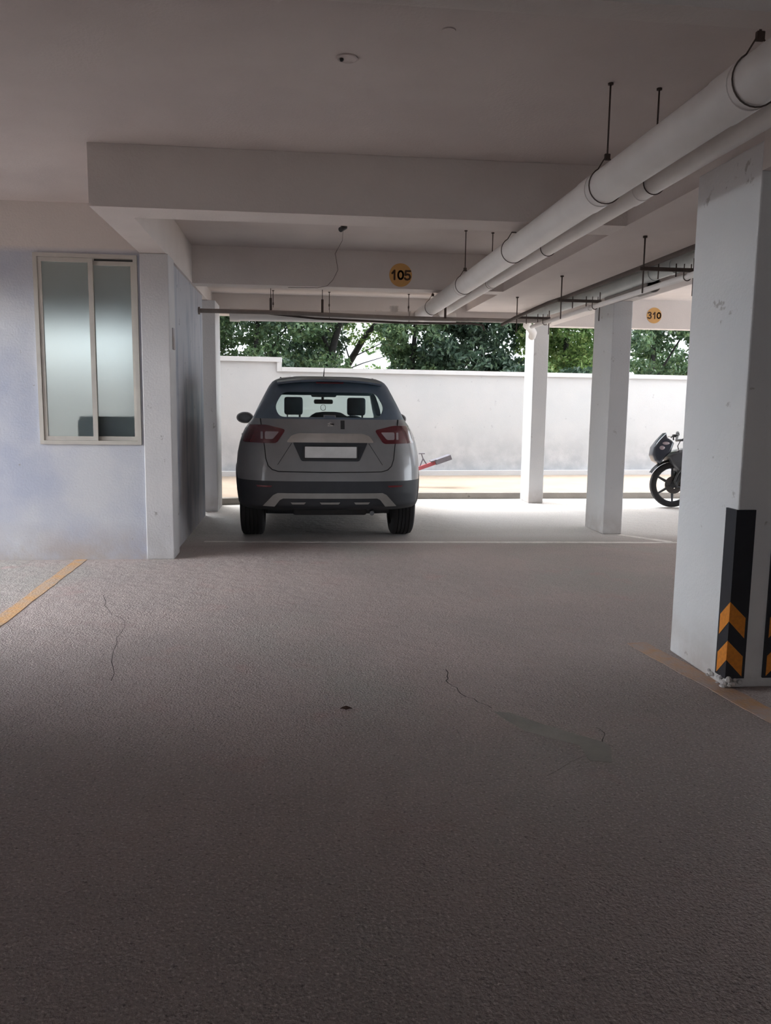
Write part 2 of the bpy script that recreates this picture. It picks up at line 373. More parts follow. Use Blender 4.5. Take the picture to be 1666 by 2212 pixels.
# office behind the window
b = MB(); b.box(-6.15, -6, 7.151, 9.69, 0, ZC)
struct(b.build('wall_office_left', M['wall'], smooth=False))
b = MB(); b.box(-6, -1.281, 9.55, 9.69, 2.15, ZC); b.box(-1.75, -1.281, 9.55, 9.69, 0, 2.15)
struct(b.build('wall_office_back', M['wall'], smooth=False))
struct(box('wall_office_right', M['wall'], -1.28, -1.242, 7.301, 9.549, 0, ZB))
sofa = empty('storage_box', (-1.56, 7.09, WZ0))
MB().box(-.27, .254, -.042, .05, .001, .205, bev=.012).build('body', M['furniture'], sofa)
MB().box(-.255, .25, -.042, .05, .207, .232, bev=.008).build('lid', M['furniture'], sofa)
tag(sofa, 'dark shape standing behind the frosted glass at its lower right', 'box')

# window
win = struct(empty('window_1', (0, 0, 0)))
def frame_rect(x0, x1, z0, z1, y0, y1, t, tl=None, tr=None):
    tl = tl or t; tr = tr or t; b = MB()
    b.box(x0, x0+tl, y0, y1, z0, z1); b.box(x1-tr, x1, y0, y1, z0, z1)
    b.box(x0+tl, x1-tr, y0, y1, z0, z0+t); b.box(x0+tl, x1-tr, y0, y1, z1-t, z1); return b
frame_rect(WX0+.001, WX1-.001, WZ0+.001, WZ1-.001, 6.985, 7.06, .032).build('window_frame', M['aluminium'], win, smooth=False)
xm = -1.668
for x0, x1, y, z1, tl, tr in ((WX0+.034, xm+.016, 6.995, WZ1-.034, .030, .038), (xm-.016, WX1-.034, 7.022, WZ1-.050, .03, .026)):
    s_ = frame_rect(x0, x1, WZ0+.034, z1, y, y+.024, .034, tl, tr).build('window_sash', M['aluminium'], win, smooth=False)
    MB().box(x0+tl-.006, x1-tr+.006, y+.009, y+.014, WZ0+.06, z1-.026).build('window_pane', M['frost'], s_, smooth=False)
MB().box(xm+.02, WX1-.034, 7.03, 7.04, WZ1-.05, WZ1-.034).build('window_gap', M['rubber_gasket'], win, smooth=False)

# floor markings
def strip(name, mat, p0, p1, w, label, cat='line', z=.003):
    p0, p1 = Vector(p0), Vector(p1); d = (p1-p0).normalized(); nn = Vector((-d.y, d.x))*w/2
    k = max(2, int((p1-p0).length/.12)); L_, R_ = [], []
    for i in range(k+1):
        p = p0 + (p1-p0)*i/k; L_.append(p+nn*(1+random.uniform(-.1, .1))); R_.append(p-nn*(1+random.uniform(-.1, .1)))
    b = MB(); bm = b.b
    T = [[bm.verts.new((q.x, q.y, zz)) for q in side] for side in (L_, R_) for zz in (z,)]
    for i in range(k): bm.faces.new((T[0][i], T[0][i+1], T[1][i+1], T[1][i]))
    r = bmesh.ops.extrude_face_region(bm, geom=bm.faces[:]); bmesh.ops.translate(bm, vec=(0, 0, -z+.0005), verts=[v for v in r['geom'] if isinstance(v, bmesh.types.BMVert)])
    return tag(b.build(name, mat, smooth=False), label, cat)
strip('painted_line', M['orange_line'], (-1.79, 2.6), (-1.825, 6.99), .095, 'orange bay line running to the wall under the window')
strip('painted_line', M['orange_faint'], (1.93, 4.35), (2.16, 2.6), .12, 'faded orange line running past the foot of the big right column')
strip('painted_line', M['white_line'], (-.9, 7.86), (5.6, 7.58), .065, 'thin worn white line across the floor behind the car')
strip('painted_line', M['white_line'], (3.36, 8.16), (3.72, 7.70), .09, 'short white line slanting from the middle column')
# cracks and cement patch are part of the floor
fl = bpy.data.objects['floor']
def poly_on_floor(name, mat, pts, z=.0015, t=.001):
    b = MB(); b.prism(pts, 'z', .0002, z); o = b.build(name, mat, fl, smooth=False); return o
poly_on_floor('cement_patch', M['patch'], [(.86, 3.38), (.93, 3.36), (1.02, 3.24), (1.13, 3.12), (1.23, 3.02), (1.24, 2.98), (1.19, 2.84), (1.11, 2.86), (1.12, 3.0), (1.02, 3.08), (.94, 3.16), (.89, 3.28)])
def crack(pts, w=.006):
    b = MB()
    P = [Vector((x, y, .001)) for x, y in pts]; Q = []
    for a, c in zip(P, P[1:]):
        m = 5
        for i in range(m): Q.append(a.lerp(c, i/m) + Vector((random.uniform(-.012, .012), random.uniform(-.012, .012), 0)))
    Q.append(P[-1]); bm = b.b
    vs = [(bm.verts.new(q+Vector((-w/2*random.uniform(.3, 1), 0, 0))), bm.verts.new(q+Vector((w/2*random.uniform(.3, 1), 0, 0)))) for q in Q]
    for a, c in zip(vs, vs[1:]): bm.faces.new((a[0], a[1], c[1], c[0]))
    return b.build('floor_crack', M['crack'], fl, smooth=False)
crack([(.76, 3.95), (.73, 3.80), (.76, 3.62), (.86, 3.42)], .007)
crack([(1.24, 2.98), (1.23, 3.02), (1.26, 3.10), (1.25, 3.17)], .006)
crack([(-1.35, 5.7), (-1.2, 5.2), (-1.05, 5.0), (-1.0, 4.4), (-.9, 3.9)], .005)
crack([(1.24, 2.98), (.9, 2.75), (.5, 2.7)], .004)

# ------------------------------------------------------------------ number signs
def number_sign(txt, loc, r, label, hgt):
    e = empty('number_sign', loc)
    MB().lathe([(0, 0), (-.003, 0), (-.003, r), (0, r)], (0, 0, 0), 'y', 48).build('disc', M['sign'], e, smooth=False)
    G_ = {'1': [[(-.16, .62), (.08, .9), (.08, 0)]],
          '0': [[(.27*math.cos(t), .45+.41*math.sin(t)) for t in np.linspace(0, 2*math.pi, 25)]],
          '5': [[(.27, .88), (-.20, .88), (-.24, .46), (0, .55), (.2, .48), (.28, .28), (.2, .08), (0, .0), (-.18, .02), (-.28, .14)]],
          '3': [[(-.24, .80), (-.08, .9), (.12, .88), (.22, .72), (.14, .54), (-.04, .49), (.16, .43), (.27, .25), (.17, .05), (-.04, -.01), (-.26, .10)]]}
    b = MB(); y_ = -.0045; sw = hgt*.115
    for i, chh in enumerate(txt):
        ox = (i-1)*hgt*.82; k = hgt/.9
        for line in G_[chh]:
            P_ = [Vector((ox+x*k, 0, (z-.45)*k)) for x, z in line]
            for p, q in zip(P_, P_[1:]):
                d_ = (q-p).normalized(); n_ = Vector((-d_.z, 0, d_.x))*sw
                b.b.faces.new([b.b.verts.new(v+Vector((0, y_, 0))) for v in (p+n_, p-n_, q-n_, q+n_)])
            for j, p in enumerate(P_):
                yy_ = y_-.0003
                b.b.faces.new([b.b.verts.new(p+Vector((sw*math.cos(t), yy_, sw*math.sin(t)))) for t in np.linspace(0, 2*math.pi, 15)[:-1]])
    o = b.build('numerals', M['digit'], e, smooth=False)
    tag(e, label, 'sign')
number_sign('105', (1.062, 8.6495, 2.666), .119, 'round ochre sign reading 105 on the beam above the car', .088)
number_sign('310', (4.83, 10.8995, 2.575), .105, 'round ochre sign reading 310 on the beam behind the columns', .080)

# ------------------------------------------------------------------ corner guards
def guard(x, y, sx, label, z0=.05, z1=.872):
    """L-shaped rubber guard on the column corner at (x,y); sx=-1: the side leg runs along the left face"""
    e = empty('corner_guard', (x, y, z0)); t = .012; H = z1-z0
    b = MB(); L = [(sx*t, -t), (-sx*.085, -t), (-sx*.085, -.001), (sx*.001, -.001), (sx*.001, .085), (sx*t, .085)]
    b.prism(L, 'z', 0, H); b.build('guard_body', M['guard'], e, smooth=False)
    for zc in (.055, .245):
        b = MB()
        for (u, v) in ((0, 1), (1, 0)):
            q = []
            # peak of the chevron at the corner, falling away on both legs
            for d, zz in ((0, zc+.135), (.078, zc+.055), (.078, zc-.045), (0, zc+.04)):
                q.append((d, zz))
            tt = t+.0012
            vs = [b.b.verts.new((sx*tt*(1 if u == 0 else 1) if u == 0 else sx*tt-sx*d*1.07, (-tt + d*1.07) if u == 0 else -tt, zz)) for d, zz in q]
            b.b.faces.new(vs)
        bmesh.ops.remove_doubles(b.b, verts=b.b.verts, dist=1e-5)
        bmesh.ops.recalc_face_normals(b.b, faces=b.b.faces)
        r = bmesh.ops.solidify(b.b, geom=b.b.faces[:], thickness=.002)
        b.build('orange_chevron', M['chevron'], e, smooth=False)
    return tag(e, label, 'guard')
guard(2.06, 3.60, -1, 'black corner guard with orange chevrons on the near left corner of the big column')
guard(2.325, 3.60, 1, 'corner guard on the right corner of the big column at the frame edge')

# ------------------------------------------------------------------ pipes
def hanger(x, y, zp, rp, ztop, label, cross=False):
    e = empty('pipe_hanger', (x, y, ztop))
    dz = ztop-zp
    MB().cyl((0, 0, 0), (0, 0, -(dz-rp-.05)), .0045, 8).build('rod', M['rust'], e)
    MB().cyl((0, 0, 0), (0, 0, -.008), .014, 8).build('anchor', M['rust'], e)
    pts = []
    for k in range(25):
        a = R(60) - R(300)*k/24; pts.append(((rp+.004)*math.cos(a), 0, -dz+(rp+.004)*math.sin(a)))
    pts = [(.006, 0, -(dz-rp-.055))] + pts + [(-.006, 0, -(dz-rp-.055))]
    MB().tube(pts, .003, 6).build('loop', M['rust'], e)
    MB().box(-.014, .014, -.008, .008, -(dz-rp-.035), -(dz-rp-.065), bev=.003).build('nut', M['rust'], e)
    return tag(e, label, 'hanger', None)
def pipe(name, path, r, mat, label, joints=(), cat='pipe', jr=1.14, n=28):
    e = empty(name, path[0]); o = Vector(path[0])
    MB().tube([Vector(p)-o for p in path], r, n).build('pipe_body', mat, e)
    for a, c in joints:
        MB().tube([Vector(a)-o, Vector(c)-o], r*jr, n).build('coupling', mat, e)
    return tag(e, label, cat)
P1X, P1Z, P1R = 1.51, 2.425, .083
P2X, P2Z, P2R = 1.77, 2.455, .052
pipe('drain_pipe', [(P1X, -5.9, P1Z), (P1X, 10.15, P1Z)], P1R, M['pipe'], 'thickest white drain pipe, left of the pair under the ceiling',
     [((P1X, y, P1Z), (P1X, y+.16, P1Z)) for y in (2.75, 4.12, 7.6)], jr=1.05)
pipe('drain_pipe', [(P2X, -5.9, P2Z), (P2X, 10.15, P2Z)], P2R, M['pipe'], 'thinner white drain pipe, right of the pair under the ceiling',
     [((P2X, y, P2Z), (P2X, y+.12, P2Z)) for y in (4.22, 7.5)], jr=1.08)
for y, zt, w_ in ((2.71, ZC, 'beside the top right corner of the view'), (4.05, ZC, 'in front of the nearer beam'), (5.80, ZC, 'just behind the nearer beam'), (7.50, ZC, 'midway between the two beams'), (9.3, 2.68, 'past the beam with the number 105')):
    hanger(P1X, y, P1Z, P1R, zt, 'rod and loop holding the thick white pipe '+w_)
for y, zt, w_ in ((4.08, ZC, 'in front of the nearer beam'), (5.83, ZC, 'just behind the nearer beam'), (7.55, ZC, 'midway between the two beams')):
    hanger(P2X, y, P2Z, P2R, zt, 'rod and loop holding the thinner white pipe '+w_)
# cross drain at the outer edge, with cleanout tee
x0_, x1_ = -.80, 1.95; yc, zc_ = 10.22, 2.40
e = pipe('drain_pipe', [(x0_, yc, zc_-.02), (x1_, yc, zc_)], .072, M['pipe'], 'white cross drain pipe above the car with a capped tee',
     [((-.32, yc, zc_), (-.22, yc, zc_)), ((.95, yc, zc_), (1.02, yc, zc_)), ((1.38, yc, zc_), (1.62, yc, zc_)), ((x0_-.02, yc, zc_-.02), (x0_+.1, yc, zc_-.02))], jr=1.12)
MB().tube([(1.98, 0, .02), (1.98, 0, .125)], .05).build('tee', M['pipe'], e)
MB().tube([(1.98, 0, .12), (1.98, 0, .15)], .058).build('tee_cap', M['pipe'], e)
for x, w_ in ((-.30, 'leftmost of the three'), (.38, 'middle of the three'), (1.36, 'rightmost of the three')):
    hanger(x, yc, zc_, .072, 2.68, 'rod hanger on the white cross drain pipe, '+w_).rotation_euler[2] = R(90)
# horizontal dark conduit in front of it
yh = 9.32
pipe('water_pipe', [(-1.088, yh, 2.325), (-.2, yh, 2.325), (1.2, yh+.02, 2.30), (3.0, yh+.35, 2.335)], .024, M['steel_pipe'], 'dark water pipe crossing low over the car from the left wall',
     [((-1.088, yh, 2.325), (-1.07, yh, 2.325))], jr=1.7)
pipe('water_pipe', [(-.55, yh+.05, 2.335), (.2, yh+.05, 2.275), (1.2, yh+.05, 2.25), (2.0, yh+.1, 2.265), (2.12, yh+.1, 2.25), (2.14, yh+.1, 2.19)], .012, M['rust'], 'thin dark pipe clamped just under the crossing water pipe')
for x, w_ in ((-.30, 'left'), (.27, 'middle'), (1.66, 'right')):
    e = empty('strap_hanger', (x, yh-.005, ZC if x > 5 else 2.68))
    e.location.y = yh-.005
    MB().cyl((0, 0, 0), (0, 0, -.22), .004, 8).build('rod', M['rust'], e)
    MB().box(-.013, .013, -.004, .004, -.20, -.375).build('strap', M['rust'], e, smooth=False)
    tag(e, 'dark strap hanger on the crossing water pipe, the '+w_+' one', 'hanger')
# right-hand services under the drop slab
pipe('drain_pipe', [(2.98, 3.3, 2.462), (2.98, 7.9, 2.455), (2.90, 10.3, 2.45)], .060, M['pipe_grey'], 'grey drain pipe under the right ceiling strip, left of the columns',
     [((2.98, y, 2.46), (2.98, y+.1, 2.46)) for y in (5.55, 6.35, 6.75)], jr=1.12)
e = pipe('drain_pipe', [(3.04, 6.9, 2.385), (3.04, 7.9, 2.385)], .055, M['pipe_dark'], 'short dark drain stub below the grey drain pipe', [((3.04, 6.9, 2.385), (3.04, 7.2, 2.385))], jr=1.2)
pipe('water_pipe', [(2.735, 3.4, 2.262), (2.75, 9.6, 2.262)], .022, M['pipe'], 'slim white water pipe on the brackets, nearest the columns',
     [((2.745, 7.62, 2.262), (2.745, 7.68, 2.262))], jr=1.25)
pipe('water_pipe', [(2.46, 3.4, 2.335), (2.455, 7.45, 2.335), (2.42, 7.9, 2.33), (2.36, 8.8, 2.29), (2.33, 9.35, 2.255)], .018, M['rust'], 'dark conduit that bends off the brackets towards the left')
for i, (y, w_) in enumerate(((5.68, 'nearest, beside the big column'), (7.50, 'middle one'), (9.05, 'farthest, next to the far column'))):
    e = empty('pipe_bracket', (2.42, y, 2.53))
    MB().cyl((0, 0, 0), (0, 0, -.39), .006, 8).build('threaded_rod', M['rust'], e)
    MB().cyl((0, 0, 0), (0, 0, -.012), .016, 8).build('anchor', M['rust'], e)
    MB().box(-.03, .38, -.014, .014, -.235, -.21).build('crossbar', M['rust'], e, smooth=False)
    for dx, l0, l1 in ((.11, -.15, -.29), (.24, -.18, -.27), (.37, -.14, -.40)):
        MB().cyl((dx, 0, l0), (dx, 0, l1), .005, 8).build('bolt', M['rust'], e)
    pts = [(.30, 0, -.18)] + [(.325-.027*math.cos(R(a)), 0, -.268-.027*math.sin(R(a))) for a in range(0, 181, 15)] + [(.352, 0, -.18)]
    MB().tube(pts, .004, 8).build('u_bolt', M['rust'], e)
    tag(e, 'rusty pipe bracket hanging on the right, '+w_, 'bracket')
# down-turned elbow at the far column head
pipe('drain_pipe', [(2.90, 10.28, 2.42), (2.93, 10.45, 2.36), (3.0, 10.52, 2.33), (3.06, 10.6, 2.28), (3.075, 10.7, 2.24)], .05, M['pipe'], 'white pipe elbow turning down at the head of the far column')

# ------------------------------------------------------------------ ceiling fittings, small things
e = empty('ceiling_box', (.223, 3.936, ZC))
MB().lathe([(0, 0), (0, .05), (-.006, .05), (-.008, .042), (-.004, .036), (-.004, 0)], (0, 0, 0), 'z', 28).build('rim', M['ceiling'], e)
MB().sphere((-.025, 0, -.008), .010).build('stub', M['device'], e)
tag(e, 'round junction box cover with a dark stub in the middle of the ceiling', 'fitting')
e = empty('ceiling_box', (.63, 3.60, ZC))
MB().lathe([(0, 0), (0, .03), (-.004, .028), (-.003, 0)], (0, 0, 0), 'z', 20).build('cover', M['ceiling'], e)
tag(e, 'faint round blanking cover on the ceiling, right of the junction box', 'fitting')
e = empty('security_camera', (.40, 7.42, ZC))
MB().lathe([(0, 0), (0, .03), (-.02, .026), (-.02, 0)], (0, 0, 0), 'z', 20).build('mount', M['beam'], e)
MB().tube([(.015, .02, -.02), (-.03, -.03, -.055)], .022, 14).build('camera_body', M['device'], e)
tag(e, 'small dark camera on the ceiling between the two beams', 'camera')
e = empty('switch_plate', (-1.05, 7.15, 1.86))
pl = MB().box(-.004, .010, -.045, .045, -.09, .09, bev=.003).build('plate', M['wall'], e)
MB().box(-.003, .014, -.01, .01, -.02, .02, bev=.002).build('switch', M['column'], e)
e.location = (-1.0515, 7.17, 1.86)
tag(e, 'small pale switch plate on the side of the corner column', 'switch')
# wire on the beam
tag(MB().tube([(.40, 7.45, 2.892), (.42, 8.0, 2.87), (.38, 8.643, 2.86), (.41, 8.643, 2.70), (.36, 8.643, 2.60), (.30, 8.643, 2.535), (.20, 8.642, 2.512), (-.1, 8.641, 2.508)], .003, 6).build('cable', M['steel_pipe']),
    'thin cable trailing down the face of the 105 beam', 'cable')
# dry leaf
b = MB(); bm = b.b
prof = [(x*.55, y*.7, z*.7) for x, y, z in [(-.055, .0, .004), (-.03, .016, .012), (0, .02, .018), (.03, .013, .012), (.055, 0, .004), (.03, -.014, .010), (0, -.02, .006), (-.03, -.016, .012)]]
cc = bm.verts.new((0, 0, .006)); vs = [bm.verts.new(p) for p in prof]
for i in range(8): bm.faces.new((cc, vs[i], vs[(i+1) % 8]))
bmesh.ops.solidify(bm, geom=bm.faces[:], thickness=.0015)
tag(b.build('dry_leaf', M['leaf_litter'], smooth=False, loc=(.21, 3.45, .001)), 'dry brown leaf lying on the open floor', 'leaf')

# ------------------------------------------------------------------ car
CX, CY = .30, 7.55
car = empty('car', (CX, CY, 0)); tag(car, 'dark grey hatchback SUV seen from behind, parked below the 105 sign', 'car')
# z, half width, rear y, front y, corner length
ROWS = np.array([
    (.23, .80, .60, 3.70, .40), (.29, .84, .42, 3.82, .45), (.335, .865, .13, 3.88, .55), (.375, .878, .025, 3.93, .60), (.50, .888, .0, 3.97, .62), (.62, .896, .012, 3.98, .64),
    (.74, .902, .035, 3.97, .66), (.85, .895, .055, 3.94, .68), (.95, .875, .075, 3.86, .68), (1.02, .852, .085, 3.60, .66), (1.08, .825, .095, 3.15, .62),
    (1.13, .79, .11, 2.98, .58), (1.19, .742, .135, 2.86, .52), (1.26, .708, .175, 2.72, .45), (1.34, .668, .225, 2.54, .40), (1.43, .622, .29, 2.32, .36),
    (1.50, .585, .34, 2.10, .33), (1.55, .545, .38, 1.92, .30), (1.58, .47, .45, 1.70, .28), (1.598, .34, .60, 1.50, .25)])
def row(z):
    zz = np.clip(z, ROWS[0, 0], ROWS[-1, 0]); return [float(np.interp(zz, ROWS[:, 0], ROWS[:, i])) for i in range(1, 5)]
NE = 3.4
def rear_y(x, z, off=0.):
    wd, yr, yf, L = row(z); q = min(abs(x)/wd, .9999)
    return yr + L*(1-(1-q**NE)**(1/NE)) - off
def outline(z, inset=0., ymin=None, ymax=None):
    wd, yr, yf, L = row(z); wd -= inset; yr += inset; yf -= inset; L = min(L, (yf-yr)*.4)
    if ymin is not None: yr = max(yr, ymin)
    if ymax is not None: yf = min(yf, ymax)
    L = min(L, (yf-yr)*.45); P = []; m = 12
    for i in range(m+1):
        t = math.pi/2*i/m; P.append((wd*math.sin(t)**(2/NE), yr+L*(1-math.cos(t)**(2/NE))))
    k = 10
    for i in range(1, k): P.append((wd, yr+L+(yf-yr-2*L)*i/k))
    for i in range(m, -1, -1):
        t = math.pi/2*i/m; P.append((wd*math.sin(t)**(2/2.8), yf-L*(1-math.cos(t)**(2/2.8))))
    full = P + [(-x, y) for x, y in P[-2:0:-1]]
    return full
def loft(zs, **kw):
    b = MB(); rings = [[b.b.verts.new((x, y, z)) for x, y in outline(z, **kw)] for z in zs]; n = len(rings[0])
    for A, B in zip(rings, rings[1:]):
        for k in range(n): b.b.faces.new((A[k], A[(k+1) % n], B[(k+1) % n], B[k]))
    b.b.faces.new(rings[0][::-1]); b.b.faces.new(rings[-1]); return b
def tmp(b): return b.build('tmp', None, smooth=False)
body = tmp(loft(sorted(set(list(np.linspace(.23, 1.598, 70)))))) 
cav = tmp(loft(list(np.linspace(.42, 1.54, 30)), inset=.045, ymin=.10, ymax=2.95))
def rounded(poly, r=.04, m=4):
    out = []; N = len(poly)
    for i in range(N):
        p = Vector(poly[i]); a = Vector(poly[i-1]); c = Vector(poly[(i+1) % N])
        da, dc = (a-p), (c-p); rr = min(r, da.length*.45, dc.length*.45); s, e_ = p+da.normalized()*rr, p+dc.normalized()*rr
        for k in range(m+1):
            t = k/m; q = s*(1-t)**2 + p*2*t*(1-t) + e_*t*t; out.append((q.x, q.y))
    return out
rear_win = rounded([(-.475, 1.205), (.475, 1.205), (.52, 1.30), (.445, 1.44), (-.445, 1.44), (-.52, 1.30)], .06)
cuts = [MB().prism(rear_win, 'y', -.4, 1.2),
        MB().prism(rounded([(-.66, 1.135), (.66, 1.135), (.53, 1.47), (-.53, 1.47)], .06), 'y', 1.75, 4.2),
        MB().prism(rounded([(.72, 1.20), (1.48, 1.20), (1.48, 1.46), (.86, 1.44)], .05), 'x', -1.2, 1.2),
        MB().prism(rounded([(1.56, 1.20), (2.55, 1.19), (2.05, 1.46), (1.56, 1.46)], .05), 'x', -1.2, 1.2)]
cutters = [cav] + [tmp(c) for c in cuts]
for y in (.78, 3.27):
    for s in (-1, 1): cutters.append(tmp(MB().cyl((s*.60, y, .345), (s*1.1, y, .345), .385, 40)))
for c in cutters:
    md = body.modifiers.new('b', 'BOOLEAN'); md.operation = 'DIFFERENCE'; md.solver = 'EXACT'; md.object = c
bpy.context.view_layer.update()
me = bpy.data.meshes.new_from_object(body.evaluated_get(bpy.context.evaluated_depsgraph_get()))
for o in [body] + cutters: bpy.data.objects.remove(o)
def slab(me, z0, z1, name, mat):
    bm = bmesh.new(); bm.from_mesh(me)
    for z, nrm, keep in ((z0, 1, z0 is not None), (z1, -1, z1 is not None)):
        if z is None: continue
        bmesh.ops.bisect_plane(bm, geom=bm.verts[:]+bm.edges[:]+bm.faces[:], plane_co=(0, 0, z), plane_no=(0, 0, nrm), clear_inner=True)
    m2 = bpy.data.meshes.new(name); bm.to_mesh(m2); bm.free(); m2.materials.clear(); return link(name, m2, mat, car)
o = slab(me, None, .615, 'lower_cladding', M['cladding']); o['label'] = 'black plastic bumper and sills'
slab(me, .615, 1.188, 'body_shell', M['paint'])
o = slab(me, 1.188, None, 'roof', M['roof']); o['label'] = 'dark roof and window pillars'
def rear_patch(name, poly, off, mat, th=.004, K_=8, parent=car):
    """skin following the tail of the car, star-shaped outline in (x,z)"""
    # resample outline
    P = [Vector(p) for p in poly]; Q = []
    for a, c in zip(P, P[1:]+P[:1]):
        m = max(1, int((c-a).length/.03))
        for i in range(m): Q.append(a.lerp(c, i/m))
    cen = sum(Q, Vector((0, 0)))/len(Q); b = MB(); bm = b.b
    rings = [[bm.verts.new(((cen+(q-cen)*k/K_).x, rear_y((cen+(q-cen)*k/K_).x, (cen+(q-cen)*k/K_).y, off), (cen+(q-cen)*k/K_).y)) for q in Q] for k in range(1, K_+1)]
    c0 = bm.verts.new((cen.x, rear_y(cen.x, cen.y, off), cen.y)); n = len(Q)
    for k in range(n): bm.faces.new((c0, rings[0][k], rings[0][(k+1) % n]))
    for A, B in zip(rings, rings[1:]):
        for k in range(n): bm.faces.new((A[k], A[(k+1) % n], B[(k+1) % n], B[k]))
    if th:
        r = bmesh.ops.extrude_edge_only(bm, edges=[e for e in bm.edges if e.is_boundary])
        bmesh.ops.translate(bm, vec=(0, th+.006, 0), verts=[v for v in r['geom'] if isinstance(v, bmesh.types.BMVert)])
    return b.build(name, mat, parent)
def rear_line(name, pts, off, r, mat, parent=car):
    return MB().tube([(x, rear_y(x, z, off), z) for x, z in pts], r, 6).build(name, mat, parent)
gate = rounded([(-.655, 1.185), (-.612, .93), (-.585, .705), (.585, .705), (.612, .93), (.655, 1.185)], .09, 6)
o = rear_patch('tailgate', gate, .005, M['paint'], K_=12)
G = o
seam = [(-.655, 1.185), (-.633, 1.05), (-.612, .93), (-.600, .82), (-.578, .755), (-.54, .72), (-.48, .703), (0, .698), (.48, .703), (.54, .72), (.578, .755), (.600, .82), (.612, .93), (.633, 1.05), (.655, 1.185)]
dense = []
for a, c in zip(seam, seam[1:]):
    for i in range(6): dense.append((a[0]+(c[0]-a[0])*i/6, a[1]+(c[1]-a[1])*i/6))
rear_line('tailgate_seam', dense+[seam[-1]], .004, .0045, M['seam'])
# recessed valley either side of the plate
rear_line('tailgate_crease', [(-.36+(-.13)*i/6, .965-.20*i/6) for i in range(7)], .004, .0025, M['seam'], G)
rear_line('tailgate_crease', [(.36+.13*i/6, .965-.20*i/6) for i in range(7)], .004, .0025, M['seam'], G)
# plate recess, garnish, plate
rear_patch('plate_recess', rounded([(-.35, .975), (.35, .975), (.27, .80), (-.27, .80)], .02), .009, M['cladding'], parent=G)
garn = rounded([(-.41, .973), (.41, .973), (.365, 1.035), (.30, 1.058), (-.30, 1.058), (-.365, 1.035)], .02)
rear_patch('chrome_garnish', garn, .024, M['garnish'], th=.02, parent=G)
pb = empty('x', (0, 0, 0)); bpy.data.objects.remove(pb)
py = rear_y(0, .88)
MB().box(-.255, .255, py-.022, py-.010, .815, .945, bev=.006).build('plate_frame', M['black'], car)
pp = MB().box(-.238, .243, py-.026, py-.021, .832, .936, bev=.004).build('number_plate', M['plate'], car); pp['label'] = 'pale number plate'
# tail lights
for s in (-1, 1):
    lamp = rounded([(s*.415, 1.090), (s*.60, 1.132), (s*.795, 1.128), (s*.832, .965), (s*.50, .962)], .03)
    L_ = rear_patch('tail_light', lamp, .010, M['lamp_red'], th=.012)
    L_['label'] = 'red tail light'
    rear_patch('clear_lens', rounded([(s*.475, 1.070), (s*.61, 1.070), (s*.61, 1.000), (s*.535, 1.000)], .015), .013, M['lamp_white'], parent=L_)
    rear_patch('clear_lens', rounded([(s*.628, 1.068), (s*.65, 1.068), (s*.65, 1.0), (s*.628, 1.0)], .006), .013, M['lamp_white'], parent=L_)
    rear_patch('reflector', rounded([(s*.54, .573), (s*.69, .573), (s*.68, .557), (s*.55, .557)], .005), .006, M['reflector'])
    # skid plate segments and brackets
b = MB(); bm = b.b
out_ = [(-.63, .378), (-.53, .485), (-.49, .505), (.49, .505), (.53, .485), (.63, .375)]
inn_ = [(-.52, .375), (-.47, .44), (-.44, .455), (.44, .455), (.47, .44), (.52, .375)]
def dens(p):
    q = []
    for a, c in zip(p, p[1:]):
        m = 10
        for i in range(m): q.append((a[0]+(c[0]-a[0])*i/m, a[1]+(c[1]-a[1])*i/m))
    return q+[p[-1]]
O_, I_ = dens(out_), dens(inn_)
vo = [bm.verts.new((x, rear_y(x, z, .012), z)) for x, z in O_]; vi = [bm.verts.new((x, rear_y(x, z, .020), z)) for x, z in I_]
vo2 = [bm.verts.new((x, rear_y(x, z, -.02), z)) for x, z in O_]; vi2 = [bm.verts.new((x, rear_y(x, z, -.02), z-.004)) for x, z in I_]
for A, B in ((vo, vi), (vo2, vo), (vi, vi2)):
    for k in range(len(A)-1): bm.faces.new((A[k], A[k+1], B[k+1], B[k]))
o = b.build('skid_plate', M['silver'], car); o['label'] = 'satin silver arch in the bumper'
for x0, x1 in ((-.37, -.23), (-.10, .09), (.22, .37)):
    rear_patch('skid_rib', [(x0, .418), (x1, .418), (x1-.015, .400), (x0+.015, .400)], .022, M['silver'], parent=o)
# emblem: angular S
A_ = [(-.95, .25), (.05, 1), (.95, .38), (.55, .12), (.05, .48), (-.25, .27), (.95, -.25)]
poly = [(x*.031, 1.138+z*.027) for x, z in A_] + [(-x*.031, 1.138-z*.027) for x, z in A_]
b = MB(); ye = rear_y(0, 1.138)-.005; b.prism(poly, 'y', ye-.005, ye+.004); b.build('emblem', M['emblem'], G, smooth=False)
rear_patch('sticker', [(.095, 1.178), (.133, 1.178), (.133, 1.098), (.095, 1.098)], .0065, M['black'], th=0, K_=2, parent=G)
# rear glass with heater band, glass sticker
ext = rounded([(-.53, 1.192), (.53, 1.192), (.575, 1.30), (.48, 1.46), (-.48, 1.46), (-.575, 1.30)], .05)
g = rear_patch('rear_glass', ext, -.022, M['car_glass'], th=0, K_=6)
st = rear_patch('glass_sticker', [(-.062, 1.228), (.052, 1.225), (.052, 1.196), (-.062, 1.198)], -.016, M['silver'], th=0, K_=2, parent=g)
rear_patch('sticker_print', [(-.055, 1.222), (.045, 1.220), (.045, 1.202), (-.055, 1.203)], -.0145, M['roof'], th=0, K_=2, parent=st)
